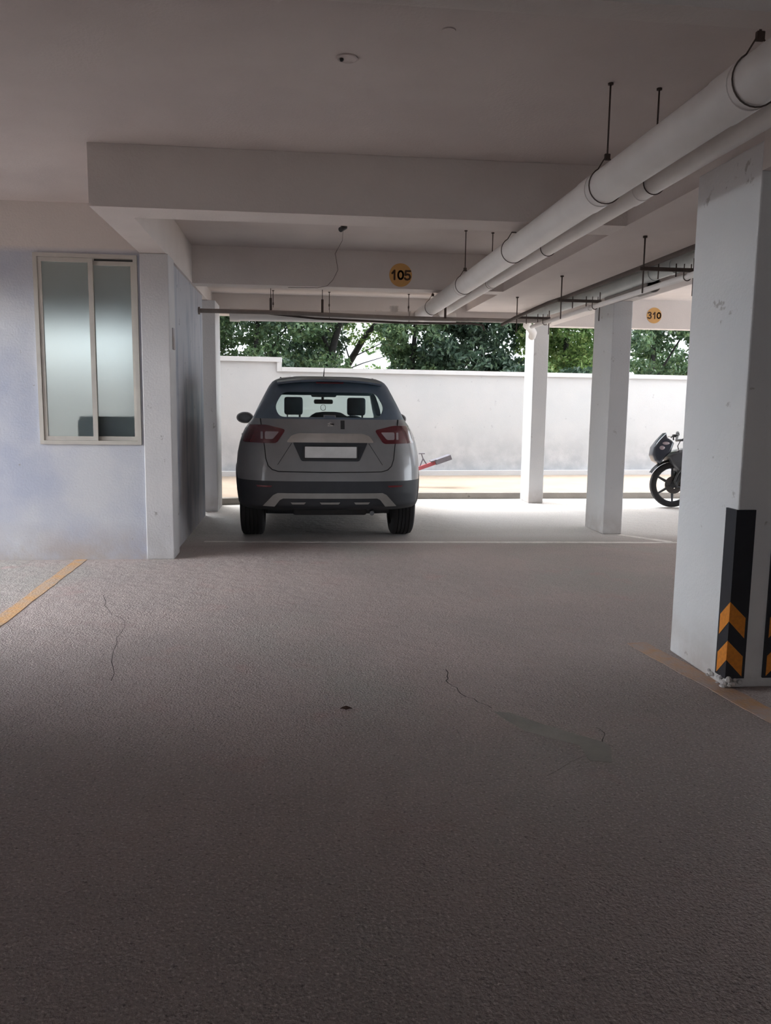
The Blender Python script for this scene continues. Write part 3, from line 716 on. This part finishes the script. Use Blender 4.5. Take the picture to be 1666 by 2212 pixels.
# windscreen and side glass
def shell_quad(name, fn, m=14):
    b = MB(); bm = b.b
    V = [[bm.verts.new(fn(u/m, v/m)) for u in range(m+1)] for v in range(m+1)]
    for i in range(m):
        for j in range(m): bm.faces.new((V[i][j], V[i][j+1], V[i+1][j+1], V[i+1][j]))
    return b.build(name, M['car_glass'], car)
def front_y(x, z):
    wd, yr, yf, L = row(z); q = min(abs(x)/wd, .999); L = min(L, (yf-yr)*.4); return yf-L*(1-(1-q**2.8)**(1/2.8))
shell_quad('windscreen', lambda u, v: ((2*u-1)*(.69-.14*v), front_y((2*u-1)*(.69-.14*v), 1.11+.38*v)-.02, 1.11+.38*v))
for s in (-1, 1): shell_quad('side_glass', lambda u, v: (s*(row(1.17+.31*v)[0]-.022), .70+.3*v+(1.95-.62*v)*u, 1.17+.31*v))
# dark top band of the screen and mirror housing shroud
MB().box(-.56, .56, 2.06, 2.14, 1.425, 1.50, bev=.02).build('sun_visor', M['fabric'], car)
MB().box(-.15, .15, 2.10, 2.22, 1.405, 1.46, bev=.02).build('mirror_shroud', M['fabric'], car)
rv = MB().box(-.115, .112, 2.20, 2.235, 1.325, 1.378, bev=.018).build('rearview_mirror', M['black'], car)
MB().cyl((-.01, 2.215, 1.375), (-.01, 2.20, 1.43), .016, 10).build('mirror_stalk', M['black'], rv)
ring = [(-.005+.030*math.cos(a), 2.19, 1.282+.034*math.sin(a)) for a in np.linspace(0, 2*math.pi, 25)[:-1]]
MB().tube(ring, .0035, 6, closed=True).build('hanging_ring', M['silver'], rv)
# seats
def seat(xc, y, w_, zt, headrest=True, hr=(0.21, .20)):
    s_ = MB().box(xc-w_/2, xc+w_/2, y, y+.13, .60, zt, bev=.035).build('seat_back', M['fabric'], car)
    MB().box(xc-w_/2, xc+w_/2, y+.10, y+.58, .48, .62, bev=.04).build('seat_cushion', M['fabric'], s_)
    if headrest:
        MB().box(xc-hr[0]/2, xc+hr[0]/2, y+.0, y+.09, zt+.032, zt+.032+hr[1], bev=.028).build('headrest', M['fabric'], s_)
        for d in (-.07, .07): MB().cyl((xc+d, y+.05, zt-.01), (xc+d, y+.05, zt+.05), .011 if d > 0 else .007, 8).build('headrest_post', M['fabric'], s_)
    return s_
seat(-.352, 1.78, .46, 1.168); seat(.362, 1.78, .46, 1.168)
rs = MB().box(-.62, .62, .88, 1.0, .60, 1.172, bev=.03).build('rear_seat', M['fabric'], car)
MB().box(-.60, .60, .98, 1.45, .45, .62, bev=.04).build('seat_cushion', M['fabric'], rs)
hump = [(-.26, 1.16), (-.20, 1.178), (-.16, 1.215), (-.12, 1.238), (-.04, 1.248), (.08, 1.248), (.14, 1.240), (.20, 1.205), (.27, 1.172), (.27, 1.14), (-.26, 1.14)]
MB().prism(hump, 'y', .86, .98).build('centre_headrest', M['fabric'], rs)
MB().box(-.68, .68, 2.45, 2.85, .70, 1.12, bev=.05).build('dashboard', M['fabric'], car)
b = MB(); rg = [(.36+.17*math.cos(a), 2.36-.05*math.sin(a), 1.02+.16*math.sin(a)) for a in np.linspace(0, 2*math.pi, 31)[:-1]]
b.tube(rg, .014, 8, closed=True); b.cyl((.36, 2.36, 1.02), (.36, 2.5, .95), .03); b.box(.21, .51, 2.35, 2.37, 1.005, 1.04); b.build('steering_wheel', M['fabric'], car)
# spoiler, antenna
b = MB(); bm = b.b; xs = np.linspace(-.50, .50, 21); Rg = []
for x in xs:
    q = abs(x)/.50; e1 = .30+.05*q**3; zt = 1.588-.035*q**2.2
    Rg.append([bm.verts.new(p) for p in ((x, e1, zt-.045), (x, e1-.005, zt-.028), (x, e1+.10, zt-.006), (x, e1+.22, zt), (x, e1+.22, zt-.06))])
for A, B in zip(Rg, Rg[1:]):
    for k in range(5): bm.faces.new((A[k], A[(k+1) % 5], B[(k+1) % 5], B[k]))
bm.faces.new(Rg[0]); bm.faces.new(Rg[-1][::-1]); b.build('spoiler', M['roof'], car)
rear_line('brake_light', [(-.13+.26*i/8, 1.528) for i in range(9)], .055, .006, M['reflector'])
MB().tube([(-.045, .72, 1.595), (-.045, .75, 1.60), (-.04, .60, 1.70)], [.010, .006, .0018], 8).build('antenna', M['black'], car)
for s in (-1, 1):
    b = MB(); b.tube([(s*.47, 1.0, 1.565), (s*.48, 1.08, 1.59), (s*.485, 1.3, 1.594), (s*.48, 1.6, 1.585), (s*.46, 1.75, 1.55)], .010, 8); b.build('roof_rail', M['black'], car)
# wing mirrors
for s in (-1, 1):
    mr = empty('t', (0, 0, 0)); bpy.data.objects.remove(mr)
    b = MB(); b.sphere((s*.955, 2.72, 1.145), 1, (.105, .07, .072), 24); 
    for v in b.b.verts:
        if v.co.y < 2.70: v.co.y = 2.70 + (v.co.y-2.70)*.2
    mo = b.build('wing_mirror', M['paint'], car)
    MB().tube([(s*.77, 2.74, 1.10), (s*.90, 2.73, 1.10)], .028, 10).build('mirror_arm', M['black'], mo)
    b = MB(); b.sphere((s*.955, 2.684, 1.145), 1, (.088, .006, .056), 20); b.build('mirror_glass', M['rim'], mo)
# door handles, side seams
for s in (-1, 1):
    for y in (1.30, 2.22):
        MB().box(s*.885-.012, s*.885+.012, y-.09, y+.09, .985, 1.01, bev=.006).build('door_handle', M['paint'], car)
    b = MB()
    for y in (.92, 1.52, 2.52):
        MB().tube([(s*(row(z)[0]+.0005), y, z) for z in np.linspace(.60, 1.17, 14)], .003, 6).build('door_seam', M['seam'], car)
# arch flares
for s in (-1, 1):
    for y in (.78, 3.27):
        b = MB(); bm = b.b; Rg = []
        for a in np.linspace(R(-8), R(188), 40):
            ca, sa = math.cos(a), math.sin(a); z_ = .345+.43*sa; xs_ = row(max(z_, .25))[0]
            yy = y+.43*ca
            if y < 1:
                wd, yr, yf, L = row(max(z_, .25)); q = (yy-yr)/L
                if q < 1: xs_ = wd*max(0, 1-(1-max(q, 0))**NE)**(1/NE)
            Rg.append([bm.verts.new(v) for v in ((s*(xs_+.004), y+.43*ca, .345+.43*sa), (s*(xs_+.012), y+.40*ca, .345+.40*sa), (s*(xs_+.008), y+.372*ca, .345+.372*sa), (s*(xs_-.05), y+.372*ca, .345+.372*sa), (s*(xs_-.05), y+.43*ca, .345+.43*sa))])
        for A, B in zip(Rg, Rg[1:]):
            for k in range(5): bm.faces.new((A[k], A[(k+1) % 5], B[(k+1) % 5], B[k]))
        b.build('wheel_arch', M['cladding'], car)
# wheels
TR = .338
def wheel(sx, y):
    x0 = sx*.755
    prof = [(-.112, .235), (-.118, .27), (-.112, .305), (-.098, TR-.008), (-.075, TR)]
    for g0 in (-.055, -.018, .018, .055): prof += [(g0-.005, TR), (g0-.004, TR-.010), (g0+.004, TR-.010), (g0+.005, TR)]
    prof += [(.075, TR), (.098, TR-.008), (.112, .305), (.118, .27), (.112, .235), (.09, .215), (-.09, .215)]
    t = MB().lathe(prof, (x0, y, TR), 'x', 56).build('tyre', M['tyre'], car)
    b = MB(); b.lathe([(-.09, .216), (.09, .216), (.09, .20), (.03*sx, .19), (-.09, .20)], (x0, y, TR), 'x', 40)
    for k in range(5):
        a = 2*math.pi*k/5+.3; d = Vector((0, math.cos(a), math.sin(a))); c0 = Vector((x0+sx*.07, y, TR)); side = Vector((0, -math.sin(a), math.cos(a)))
        q0, q1 = c0+d*.03, c0+d*.205
        b.tube([q0+side*.02, q1+side*.035], .014, 8); b.tube([q0-side*.02, q1-side*.035], .014, 8)
    b.cyl((x0+sx*.05, y, TR), (x0+sx*.085, y, TR), .05, 20); b.cyl((x0-sx*.08, y, TR), (x0+sx*.04, y, TR), .11, 24)
    b.build('wheel_rim', M['rim'], t)
for y in (.78, 3.27):
    for s in (-1, 1): wheel(s, y)
# underbody
b = MB(); b.tube([(-.64, .80, .33), (-.45, .80, .30), (.45, .80, .30), (.64, .80, .33)], .035, 10); b.build('rear_axle', M['black'], car)
MB().box(-.35, .36, .24, .60, .265, .42, bev=.02).build('exhaust_silencer', M['black'], car)
MB().tube([(.40, .12, .30), (.42, .3, .29), (.42, .6, .30)], .022, 10).build('exhaust_pipe', M['rim'], car)
MB().box(-.55, .55, .9, 3.3, .23, .34, bev=.02).build('underbody', M['black'], car)
for s in (-1, 1):
    MB().box(s*.60-.03, s*.60+.03, .70, .86, .22, .36, bev=.012).build('suspension_arm', M['black'], car)
# front lamps (seen only from other sides)
for s in (-1, 1):
    MB().box(s*.66-.14, s*.66+.14, 3.66, 3.80, .84, .93, bev=.02).build('head_light', M['lamp_white'], car)

# ------------------------------------------------------------------ motorcycle (front wheel at left, facing left)
bk = empty('motorcycle', (5.00, 10.40, 0)); tag(bk, 'dark motorcycle parked half hidden behind the big right column', 'motorcycle')
def mtube(name, pts, r, mat, parent=bk, n=10): return MB().tube(pts, r, n).build(name, mat, parent)
def mwheel(x, nm):
    t = MB().lathe([(-.045, .235), (-.05, .265), (-.035, .295), (0, .303), (.035, .295), (.05, .265), (.045, .235)], (x, 0, .303), 'y', 48).build(nm, M['tyre'], bk)
    b = MB(); b.lathe([(-.03, .240), (.03, .240), (.03, .222), (-.03, .222)], (x, 0, .303), 'y', 48)
    for k in range(6):
        a = math.pi/3*k+.55; b.tube([(x+.04*math.cos(a), 0, .303+.04*math.sin(a)), (x+.228*math.cos(a), 0, .303+.228*math.sin(a))], [.022, .014], 8)
    b.cyl((x, -.05, .303), (x, .05, .303), .045, 20); b.build('wheel_rim', M['bike_grey'], t)
    MB().lathe([(-.058, .12), (-.054, .12), (-.054, .05), (-.058, .05)], (x, 0, .303), 'y', 32).build('brake_disc', M['chrome'], t)
    MB().lathe([(-.034, .236), (-.034, .243), (-.030, .243), (-.030, .236)], (x, 0, .303), 'y', 48).build('rim_stripe', M['chrome'], t)
mwheel(0, 'front_wheel'); mwheel(1.32, 'rear_wheel')
for s in (-.085, .085): mtube('fork', [(0, s, .303), (.14, s, .62), (.24, s, .90)], [.036, .034, .022], M['black'])
b = MB(); bm = b.b; Rg = []
for a in np.linspace(R(35), R(152), 24):
    r_ = .335; Rg.append([bm.verts.new((r_*math.cos(a)*1.02, yy, .303+(r_-dz)*math.sin(a)*1.02)) for yy, dz in ((-.065, .03), (-.045, .004), (0, 0), (.045, .004), (.065, .03))])
for A, B in zip(Rg, Rg[1:]):
    for k in range(4): bm.faces.new((A[k], A[k+1], B[k+1], B[k]))
bmesh.ops.solidify(bm, geom=bm.faces[:], thickness=.006); b.build('front_fender', M['bike_grey'], bk)
# fairing with visor and lamps
def slabx(name, poly, hw, mat, bev=.02, parent=bk, yc=0):
    b = MB(); b.prism(poly, 'y', yc-hw, yc+hw)
    bmesh.ops.bevel(b.b, geom=[e for e in b.b.edges if abs(e.verts[0].co.y-e.verts[1].co.y) < 1e-6 and e.calc_face_angle(0) > R(40)], offset=bev, segments=3, affect='EDGES', profile=.6)
    return b.build(name, mat, parent)
fr = slabx('fairing', [(-.305, .70), (-.29, .80), (-.22, .90), (-.13, .995), (-.11, .93), (-.05, .895), (-.02, .86), (-.06, .74), (-.14, .66), (-.20, .58), (-.27, .62)], .10, M['bike_paint'], .035)
MB().sphere((-.135, -.095, .855), 1, (.05, .018, .022)).build('front_indicator', M['lamp_white'], fr)
MB().sphere((-.185, -.092, .795), 1, (.04, .02, .03)).build('head_lamp', M['lamp_white'], fr)
mtube('fairing_stay', [(-.06, -.06, .93), (-.03, -.06, .96), (-.02, -.05, .90)], .010, M['black'], fr)
# handlebar, levers, mirrors
hb = mtube('handlebar', [(.17, -.36, 1.00), (.14, -.25, .985), (.08, -.12, .90), (.08, .12, .90), (.14, .25, .985), (.17, .36, 1.0)], .017, M['black'])
for s in (-1, 1):
    mtube('grip', [(.145, s*.26, .985), (.19, s*.39, 1.01)], .024, M['black'], hb)
    MB().box(.06, .13, s*.22-.03, s*.22+.03, .945, .985, bev=.012).build('switch_gear', M['black'], hb)
    mtube('brake_lever', [(.06, s*.22, .955), (.03, s*.30, .955), (.07, s*.38, .96)], .006, M['chrome'], hb)
mtube('front_cable', [(.06, -.10, .90), (.02, -.10, .82), (.06, -.09, .70), (.05, -.09, .5)], .006, M['black'])
slabx('fuel_tank', [(-.03, .735), (.02, .775), (.16, .80), (.42, .86), (.56, .80), (.60, .72), (.34, .70)], .13, M['bike_tank'], .04)
slabx('tank_shroud', [(-.10, .68), (-.02, .735), (.30, .74), (.40, .62), (.30, .40), (.16, .38), (.04, .50), (-.06, .60)], .17, M['bike_grey'], .03)
slabx('seat', [(.56, .74), (.62, .80), (.95, .79), (1.25, .86), (1.48, .90), (1.48, .85), (1.1, .74)], .12, M['black'], .03)
slabx('tail_panel', [(.70, .73), (1.2, .80), (1.62, .86), (1.58, .78), (1.1, .66), (.75, .60)], .10, M['bike_paint'], .02)
b = MB(); b.box(.28, .58, -.12, .12, .24, .46, bev=.03); b.cyl((.34, 0, .44), (.22, 0, .62), .075, 20); b.cyl((.45, -.16, .34), (.45, .16, .34), .085, 24); b.build('engine', M['bike_grey'], bk)
b = MB()
for s in (-.1, .1): b.tube([(.22, s*.3, .86), (.26, s, .70), (.62, s, .70), (1.32, s, .78)], .016, 8); b.tube([(.18, s*.3, .72), (.20, s, .45), (.30, s, .24), (.85, s, .26), (.90, s, .70)], .016, 8)
b.build('frame_tubes', M['black'], bk)
mtube('crash_guard', [(.16, -.10, .62), (-.02, -.24, .45), (-.06, -.26, .36), (-.02, -.26, .28), (.10, -.24, .27), (.24, -.14, .33)], .013, M['black'])
mtube('swing_arm', [(.80, -.08, .33), (1.32, -.08, .303)], .022, M['black']); mtube('swing_arm', [(.80, .08, .33), (1.32, .08, .303)], .022, M['black'])
mtube('exhaust', [(.22, -.10, .52), (.12, -.13, .32), (.25, -.14, .20), (.75, -.15, .22), (1.3, -.17, .34)], [.02, .02, .022, .045, .05], M['rim'])
b = MB(); bm = b.b; Rg = []
for a in np.linspace(R(20), R(120), 16):
    Rg.append([bm.verts.new((1.32+.35*math.cos(a), yy, .303+.35*math.sin(a))) for yy in (-.07, 0, .07)])
for A, B in zip(Rg, Rg[1:]):
    for k in range(2): bm.faces.new((A[k], A[k+1], B[k+1], B[k]))
bmesh.ops.solidify(bm, geom=bm.faces[:], thickness=.006); b.build('rear_fender', M['bike_grey'], bk)
mtube('side_stand', [(.62, -.10, .24), (.35, -.20, .10), (.16, -.28, .012), (.08, -.30, .008)], .010, M['black'])
bk.rotation_euler = (R(-4), 0, R(-6)); bk.location.z = .004

# ------------------------------------------------------------------ seesaw in the yard
ss = empty('seesaw', (1.95, 12.5, .055)); tag(ss, 'red seesaw with grey seat in the sandy yard, showing past the car', 'seesaw')
d = Vector((.94, 0, .335)).normalized(); o0 = Vector((-.02, 0, .31)); up_ = Vector((-d.z, 0, d.x))
def bar(name, t0, t1, wy, wz, mat, off=0):
    b = MB(); q = [o0+d*t0-up_*(wz/2-off), o0+d*t1-up_*(wz/2-off), o0+d*t1+up_*(wz/2+off), o0+d*t0+up_*(wz/2+off)]
    b.prism([(v.x, v.z) for v in q], 'y', -wy/2, wy/2); return b.build(name, mat, ss, smooth=False)
bar('beam', -.85, .24, .07, .055, M['red_steel']); bar('seat', .20, .455, .22, .075, M['grey_steel'], .01)
bar('seat_lip', .14, .22, .22, .016, M['grey_steel'], .045)
b = MB(); b.tube([(-.07, 0, .315), (-.02, 0, .44), (-.045, 0, .51)], .010, 8); b.tube([(.035, 0, .355), (-.02, 0, .44)], .010, 8); b.tube([(-.09, 0, .52), (.005, 0, .52)], .010, 8); b.build('handle', M['grey_steel'], ss)
b = MB(); b.tube([(-.50, -.25, 0), (-.45, 0, .12), (-.50, .25, 0)], .02, 8); b.tube([(-.40, -.25, 0), (-.45, 0, .12), (-.40, .25, 0)], .02, 8); b.build('stand', M['grey_steel'], ss)
# white pipe arch on the boundary wall
pts = [(-.045, 0, 0), (-.04, 0, .14)] + [(.04*-math.cos(a), 0, .15+.05*math.sin(a)) for a in np.linspace(0, math.pi, 9)] + [(.045, 0, 0)]
ar = MB().tube(pts, .010, 8).build('pipe_arch', M['fence_cap'], loc=(-.10, fx(-.1)-.012, 1.58))
tag(ar, 'small white arch-shaped fitting on the boundary wall above the car roof', 'hook')

# ------------------------------------------------------------------ trees beyond the wall
def leaves(cl, n, size, yspread=1.0, elong=1.6):
    """n bent leaves scattered over ellipsoid clusters cl=[(x,y,z,rx,ry,rz)]; more towards the shell"""
    cl = np.array(cl); vol = (cl[:, 3]*cl[:, 4]*cl[:, 5])**.8; pick = rng.choice(len(cl), n, p=vol/vol.sum())
    dirs = rng.normal(size=(n, 3)); dirs /= np.linalg.norm(dirs, axis=1)[:, None]; rad = rng.uniform(.25, 1, n)**.45
    c = cl[pick, :3] + dirs*rad[:, None]*cl[pick, 3:]
    # sprays: shift into small bunches
    ax = rng.normal(size=(n, 3)) + np.array([0, -.2, -.35]); ax /= np.linalg.norm(ax, axis=1)[:, None]
    nr = rng.normal(size=(n, 3))*.8 + np.array([0, -.3, .9]); sd_ = np.cross(ax, nr); sd_ /= np.linalg.norm(sd_, axis=1)[:, None]; nr = np.cross(sd_, ax)
    s = size*rng.uniform(.6, 1.3, n)[:, None]
    V = np.stack([c-ax*s*elong/2, c+sd_*s*.42+nr*s*.12, c+ax*s*elong/2-nr*s*.1, c-sd_*s*.42+nr*s*.12], 1)
    V = V.reshape(-1, 3); F = np.arange(4*n).reshape(-1, 4); T = np.concatenate([F[:, [0, 1, 2]], F[:, [0, 2, 3]]])
    return V, T
def tree(x, y, h, crown, nleaf, size, mat, label, trunk, tr=.12, branches=()):
    e = empty('tree', (x, y, 0)); o = np.array([x, y, 0])
    b = MB(); b.tube([Vector(p)-Vector((x, y, 0)) for p in trunk], [tr*.55*(1-.6*i/(len(trunk)-1)) for i in range(len(trunk))], 10); b.build('trunk', M['bark'], e)
    for br, r0 in branches:
        b = MB(); b.tube([Vector(p)-Vector((x, y, 0)) for p in br], [r0*.6*(1-.7*i/(len(br)-1)) for i in range(len(br))], 8); b.build('branch', M['bark'], e)
    V, T = leaves([np.array(c)-np.array([x, y, 0, 0, 0, 0]) for c in crown], nleaf, size)
    me = bpy.data.meshes.new('foliage'); me.from_pydata(V.tolist(), [], T.tolist()); me.update()
    link('foliage', me, mat, e, smooth=False); tag(e, label, 'tree', None)
def blobs(x0, x1, y0, y1, z0, z1, n, r):
    return [(rng.uniform(x0, x1), rng.uniform(y0, y1), rng.uniform(z0, z1), r*rng.uniform(.7, 1.3), r*rng.uniform(.6, 1.1), r*rng.uniform(.5, .9)) for _ in range(n)]
tree(-1.0, 17.5, 7, blobs(-2.6, .9, 16.2, 18.6, 1.9, 3.7, 60, .42) + blobs(-4, .9, 16.5, 19, 3.6, 6.5, 16, .9), 44000, .075, M['leaf_mid'],
     'leafy green tree behind the higher stretch of boundary wall at the left', [(-1.0, 17.5, 0), (-.95, 17.5, 1.6), (-.8, 17.6, 3.4), (-.6, 17.7, 6)], .13, [([(-.9, 17.5, 1.8), (-.4, 17, 2.6), (.2, 16.8, 3.4)], .05)])
tree(.55, 18.4, 7, blobs(-.3, .9, 17.6, 19.2, 1.9, 3.9, 22, .36) + blobs(-.5, 1.4, 17.6, 20, 4.3, 7, 9, .9), 20000, .08, M['leaf_dark'],
     'dark tree with an upright trunk, left of the bright gap above the car', [(.45, 18.4, 0), (.62, 18.2, 2.0), (.95, 17.6, 3.3), (1.2, 17.6, 4.8)], .20,
     [([(.7, 18.1, 2.4), (.4, 17.6, 3.0), (.2, 17.4, 4.0)], .08)])
tree(1.2, 19.4, 6, blobs(1.0, 2.3, 18.8, 20, 2.7, 3.9, 22, .26) + blobs(1.6, 2.4, 18.8, 20, 2.0, 2.9, 7, .2) + blobs(.8, 2.8, 18.8, 21, 4.5, 7, 7, .8), 12000, .06, M['leaf_light'],
     'thin tree with a leaning trunk and sparse leaves against the bright sky', [(.55, 19.2, 0), (.92, 19.2, 1.95), (1.12, 19.2, 2.15), (1.5, 19.1, 2.8), (2.0, 19.0, 3.4), (2.5, 18.9, 4.6)], .20,
     [([(1.0, 19.2, 2.05), (1.5, 19.1, 2.25), (2.3, 19, 2.5)], .03), ([(1.3, 19.1, 2.4), (1.9, 19, 2.7), (2.5, 18.9, 2.8)], .025), ([(1.2, 19.2, 2.3), (1.0, 19.1, 2.9), (1.1, 19, 3.6)], .03)])
tree(2.3, 16.9, 7, blobs(1.85, 2.9, 16.3, 17.6, 1.8, 3.7, 32, .30) + blobs(1.8, 3.2, 16.5, 18, 3.8, 6.5, 10, .7), 26000, .07, M['leaf_mid'],
     'bushy green tree right of the bright gap', [(2.3, 17.0, 0), (2.35, 17, 2.0), (2.5, 17.1, 4), (2.6, 17.2, 6)], .12)
tree(3.8, 17.0, 7, blobs(2.8, 4.8, 16.3, 18.2, 1.7, 3.7, 48, .40) + blobs(2.6, 4.8, 16.6, 18.5, 3.8, 6.5, 14, .9), 40000, .085, M['leaf_dark'],
     'dense dark green tree behind the wall, left of the far column', [(3.8, 17.2, 0), (3.85, 17.2, 2.0), (4.0, 17.2, 4), (4.1, 17.2, 6)], .16)
tree(5.7, 17.4, 7, blobs(4.9, 6.5, 16.6, 18.3, 1.8, 3.8, 44, .38) + blobs(4.8, 6.6, 17, 19, 3.8, 6.5, 12, .85), 40000, .07, M['leaf_light'],
     'light yellow-green tree seen between the far and the middle column', [(5.8, 17.6, 0), (5.8, 17.6, 2.0), (5.9, 17.6, 4), (6.0, 17.6, 6)], .14)
tree(8.0, 17.8, 7, blobs(6.8, 9.6, 17.0, 18.8, 1.8, 3.8, 56, .36) + blobs(6.6, 10, 17.2, 19, 3.8, 6.5, 14, .9), 40000, .075, M['leaf_mid'],
     'loose leafy tree with light showing through, below the 310 sign', [(7.9, 17.9, 0), (7.95, 17.9, 2.0), (8.0, 17.9, 4), (8.1, 17.9, 6)], .12, [([(7.95, 17.9, 1.8), (8.5, 17.8, 2.8), (9.0, 17.8, 4)], .05)])
# low hedge right behind the wall
tag_ = []
for x0, x1, lab, mt in ((-2.6, .2, 'low dark shrub just behind the higher stretch of wall', 'leaf_dark'), (2.7, 4.6, 'low dark shrub behind the wall, left of the far column', 'leaf_dark'), (5.5, 6.7, 'low shrub behind the wall between the far and middle columns', 'leaf_dark')):
    e = empty('shrub', ((x0+x1)/2, 15.6, 0))
    V, T = leaves([np.array(c)-np.array([(x0+x1)/2, 15.6, 0, 0, 0, 0]) for c in blobs(x0, x1, fx((x0+x1)/2)+.9, fx((x0+x1)/2)+1.7, 1.0, 2.0, 18, .33)], 4500, .09)
    me = bpy.data.meshes.new('foliage'); me.from_pydata(V.tolist(), [], T.tolist()); me.update(); link('foliage', me, M[mt], e, smooth=False)
    MB().tube([(0, 0, 0), (.05, 0, 1.0), (.1, .1, 1.7)], .03, 8).build('stem', M['bark'], e)
    tag(e, lab, 'shrub')

# ------------------------------------------------------------------ groups of like things
GROUPS = {'concrete_column': 'concrete columns on the right', 'pipe_hanger': 'rod hangers of the drain pipes', 'pipe_bracket': 'rusty brackets on the right',
          'strap_hanger': 'strap hangers of the crossing water pipe', 'drain_pipe': 'drain pipes under the ceiling', 'water_pipe': 'water pipes under the ceiling',
          'tree': 'trees beyond the boundary wall', 'shrub': 'shrubs beyond the boundary wall', 'number_sign': 'round bay number signs', 'corner_guard': 'striped corner guards',
          'painted_line': 'painted lines on the floor', 'ceiling_box': 'round ceiling fittings'}
for o in COL.objects:
    k = o.name.split('.')[0]
    if o.parent is None and 'label' in o and k in GROUPS: o['group'] = GROUPS[k]
